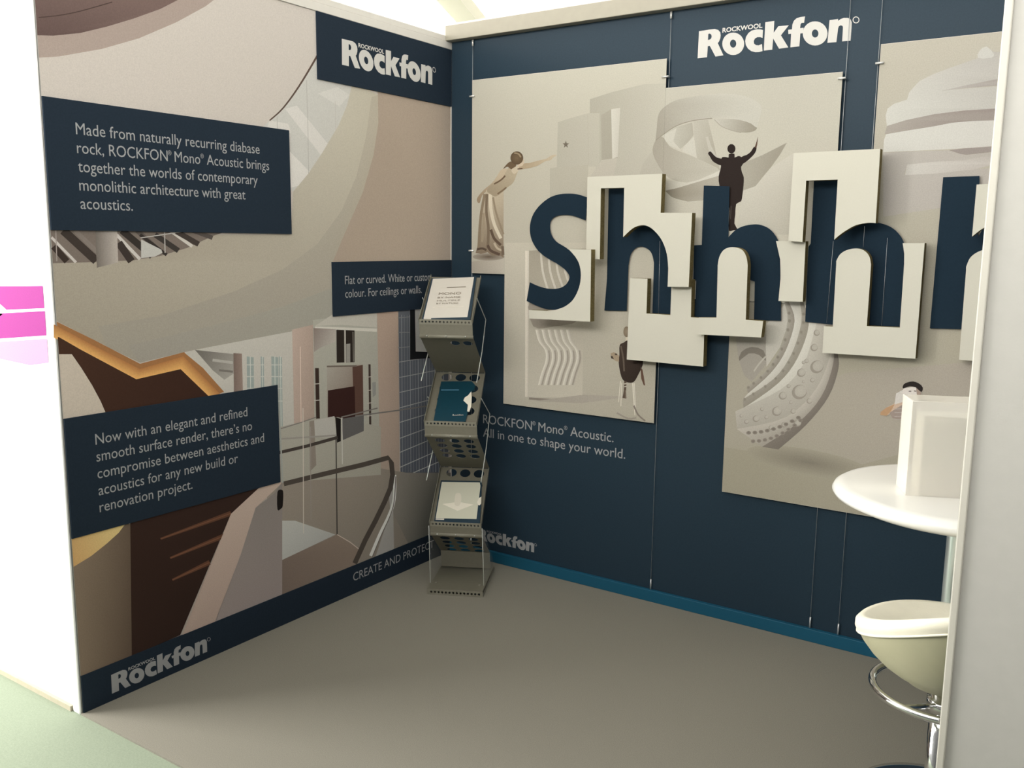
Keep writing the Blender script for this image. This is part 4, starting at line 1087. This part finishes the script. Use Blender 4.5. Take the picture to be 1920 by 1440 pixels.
M['gold_grey'] = material('grey_print', (0.20, 0.165, 0.125), 0.6)
M['pale_green'] = material('pale_green_print', (0.56, 0.555, 0.45), 0.6)
M['pale_print'] = material('pale_print', (0.74, 0.70, 0.60), 0.6)
M['ivory_print'] = material('ivory_print', (0.66, 0.62, 0.52), 0.6)
c3 = lambda pts: sc(pts, 4.5, (760, 500))
c4 = lambda pts: sc(pts, 4.5, (760, 820))
e, hit = brochure(0, c3([(222, 98), (600, 82), (548, 448), (138, 452)]), 'white covered brochure with grey capitals in the top tray', M['brochure_dark'], 0.010,
                  [('page', c3([(233, 102), (580, 87), (523, 426), (154, 436)]), M['white_paper']), ('printed_strip', c3([(156, 437), (218, 434), (216, 443), (153, 446)]), M['white_paper'])])
def page_text(s, a, b, hcap, mat, h, name='lettering'):
    A = hit(a[0], a[1], h); B = hit(b[0], b[1], h); v, f, w = text2d(s)
    ex = (B - A) / w; up = (hit(a[0] + 3, a[1] - 20, h) - A); up = up - ex.normalized() * up.dot(ex.normalized()); up.normalize()
    return pymesh(name, [A + ex * x + up * (y / 0.73 * hcap) for x, y in v], f, mat, e)
for s_, a, b, hc in (('MONO', (281, 238), (470, 232), 0.019), ('BY NAME', (272, 268), (464, 262), 0.013), ('MULTIPLE', (266, 294), (460, 288), 0.012), ('BY NATURE', (261, 317), (446, 312), 0.011)):
    page_text(s_, c3([a])[0], c3([b])[0], hc, M['gold_grey'], 0.0122)
pymesh('printed_line', [hit(*p, 0.0122) for p in c3([(350, 174), (512, 166), (511, 171), (349, 179)])], [(0, 1, 2, 3)], M['gold_grey'], e)
pymesh('printed_line', [hit(*p, 0.0122) for p in c3([(232, 342), (490, 335), (490, 337), (231, 344)])], [(0, 1, 2, 3)], M['pale_print'], e)

e, hit = brochure(1, c3([(302, 968), (560, 966), (590, 1000), (578, 1040), (556, 1050), (530, 1085), (492, 1110), (488, 1130), (525, 1165), (538, 1200), (520, 1250), (505, 1306), (236, 1312)]), 'petrol blue brochure with a notched right edge in the middle tray', M['brochure_blue'], 0.012,
                  [('torn_page', c3([(556, 1052), (560, 1100), (556, 1180), (540, 1225), (522, 1222), (528, 1165), (490, 1130), (500, 1105), (530, 1085)]), M['pale_print'])])
page_text('COLOUR & FINISH'[:0] or 'Rockfon', c3([(398, 1258)])[0], c3([(488, 1256)])[0], 0.010, M['white_paper'], 0.0128)
pymesh('printed_line', [hit(*p, 0.0128) for p in c3([(302, 1037), (452, 1036), (452, 1044), (301, 1045)])], [(0, 1, 2, 3)], material('faint_print', (0.08, 0.2, 0.3), 0.5), e)

e, hit = brochure(2, c4([(300, 362), (645, 370), (640, 560), (628, 725), (240, 725)]), 'brochure with a pale green cover picture in the lowest tray', M['brochure_dark'], 0.010,
                  [('cover_picture', c4([(308, 376), (628, 380), (634, 410), (616, 560), (600, 690), (256, 682)]), M['pale_green']),
                   ('cover_picture', c4([(312, 562), (450, 545), (575, 568), (440, 620)]), M['pale_print']),
                   ('cover_picture', catmull(c4([(425, 478), (445, 470), (468, 480), (472, 530), (455, 575), (430, 578), (415, 560), (418, 510)]), 3), M['ivory_print']),
                   ('printed_strip', c4([(258, 684), (328, 686), (326, 697), (255, 695)]), M['white_paper']),
                   ('torn_page', c4([(606, 545), (622, 512), (642, 500), (640, 560), (625, 575), (612, 568)]), M['pale_print'])])

# ================================================================ white table, stool, box
TX, TY = 2.417, -0.90
tb = empty('bar_table', (TX, TY, 0)); tag(tb, 'round white plastic bar table on a slim metal pole, a clear box on it', 'table')
lathe('table_top', [(0.0, 0.917), (0.2856, 0.917), (0.3044, 0.914), (0.3172, 0.906), (0.3221, 0.896), (0.3162, 0.886), (0.2856, 0.872), (0.2068, 0.849), (0.1182, 0.825), (0.0591, 0.811), (0.0335, 0.805), (0.0, 0.805)], (TX, TY, 0), M['white_plastic'], tb, 80)
lathe('pole', [(0.024, 0.012), (0.024, 0.808)], (TX, TY, 0), M['pole'], tb, 24)
lathe('base', [(0, 0.022), (0.05, 0.020), (0.18, 0.012), (0.21, 0.007), (0.216, 0.0), (0, 0.0)], (TX, TY, 0), M['chrome'], tb, 56)

SX, SY = 2.461, -1.25
st = empty('bar_stool', (SX, SY, 0)); tag(st, 'cream padded swivel stool with a chrome ring footrest in front of the table', 'stool')
def rise(x, y):           # the seat shell rises into a low back rest, on the near right side
    return max(0.0, ((x - SX) * 0.62 - (y - SY) * 0.78 + 0.17) / 0.35) ** 1.6 * 0.118
bm = bmesh.new()
prof = [(0.0, 0.634), (0.09, 0.634), (0.152, 0.645), (0.182, 0.660), (0.196, 0.660), (0.2055, 0.649), (0.206, 0.634), (0.199, 0.619)]
add_lathe(bm, prof, (SX, SY, 0), 64)
for v in bm.verts: v.co.z += rise(v.co.x, v.co.y)
bmobj('cushion', bm, M['cream_leather'], st, smooth=True)
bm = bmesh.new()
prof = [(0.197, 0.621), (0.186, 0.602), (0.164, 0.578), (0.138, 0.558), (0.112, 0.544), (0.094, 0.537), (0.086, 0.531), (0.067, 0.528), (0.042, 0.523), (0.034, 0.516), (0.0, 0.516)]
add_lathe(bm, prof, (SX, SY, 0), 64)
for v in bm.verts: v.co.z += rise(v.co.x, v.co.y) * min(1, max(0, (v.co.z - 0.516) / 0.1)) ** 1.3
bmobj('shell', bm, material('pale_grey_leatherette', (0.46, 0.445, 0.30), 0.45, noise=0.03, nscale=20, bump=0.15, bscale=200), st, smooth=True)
def seam(r, z): return [(SX + r * math.cos(2 * math.pi * k / 64), SY + r * math.sin(2 * math.pi * k / 64), z + rise(SX + r * math.cos(2 * math.pi * k / 64), SY + r * math.sin(2 * math.pi * k / 64))) for k in range(64)]
tube('piping', seam(0.2, 0.620), 0.003, M['cream_leather'], st, 6, closed=True)
lathe('pole', [(0.0, 0.518), (0.026, 0.518), (0.026, 0.02), (0.0, 0.02)], (SX, SY, 0), M['chrome'], st, 24)
RC = (SX - 0.002, SY - 0.02, 0.520)
ring = [(RC[0] + 0.152 * math.cos(2 * math.pi * k / 56), RC[1] + 0.152 * math.sin(2 * math.pi * k / 56), RC[2]) for k in range(56)]
tube('footrest', ring, 0.0095, M['chrome'], st, 10, closed=True)
for an in (2.3, 4.3):
    tube('spoke', [(SX, SY, 0.475), (RC[0] + 0.152 * math.cos(an), RC[1] + 0.152 * math.sin(an), RC[2])], 0.006, M['chrome'], st, 8)
lathe('collar', [(0.0, 0.495), (0.034, 0.495), (0.034, 0.455), (0.0, 0.455)], (SX, SY, 0), M['chrome'], st, 24)
lathe('base', [(0, 0.040), (0.05, 0.037), (0.105, 0.022), (0.128, 0.010), (0.132, 0.0), (0, 0.0)], (SX, SY, 0), M['chrome'], st, 48)

def on_z(u, v, z):
    r = ray(u, v); t = (z - CAM.z) / r.z; return CAM + r * t
ZT_ = 0.9175
A = on_z(1697.5, 929, ZT_); Bq = on_z(1799, 935, ZT_); d = (Bq - A); d.z = 0; d.normalize()
nb = Vector((-d.y, d.x, 0))           # away from the camera
Wd, Dp = 0.20, 0.11
r_ = ray(1708.5, 752); k_ = ((A - CAM).x * r_.x + (A - CAM).y * r_.y) / (r_.x ** 2 + r_.y ** 2)
Hb = (CAM + r_ * k_).z - ZT_
bxr = empty('display_box', A + d * Wd / 2 + nb * Dp / 2); tag(bxr, 'frosted clear box with a cream card inside standing on the white table', 'box')
def wallp(name, a, b, z0, z1, th, mat):
    t = (b - a).normalized(); n = Vector((-t.y, t.x, 0)) * th
    vs = [Vector((p.x, p.y, z)) for z in (z0, z1) for p in (a, b, b + n, a + n)]
    return pymesh(name, vs, [(3, 2, 1, 0), (4, 5, 6, 7), (0, 1, 5, 4), (1, 2, 6, 5), (2, 3, 7, 6), (3, 0, 4, 7)], mat, bxr)
c0, c1, c2, c3_ = A, A + d * Wd, A + d * Wd + nb * Dp, A + nb * Dp
wallp('front_panel', c0, c1, ZT_, ZT_ + Hb, 0.003, M['frosted'])
wallp('back_panel', c2, c3_, ZT_, ZT_ + Hb, 0.003, M['frosted'])
wallp('side_panel', c1 + nb * 0.0035, c2 - nb * 0.0035, ZT_, ZT_ + Hb, 0.003, M['frosted'])
wallp('side_panel', c3_ - nb * 0.0035, c0 + nb * 0.0035, ZT_, ZT_ + Hb, 0.003, M['frosted'])
off = (on_z(1723, 930.5, ZT_) - A).dot(d)
wallp('card', A + d * off + nb * 0.008, A + d * (Wd - 0.012) + nb * 0.008, ZT_ + 0.001, ZT_ + Hb * 0.84, 0.085, M['card'])
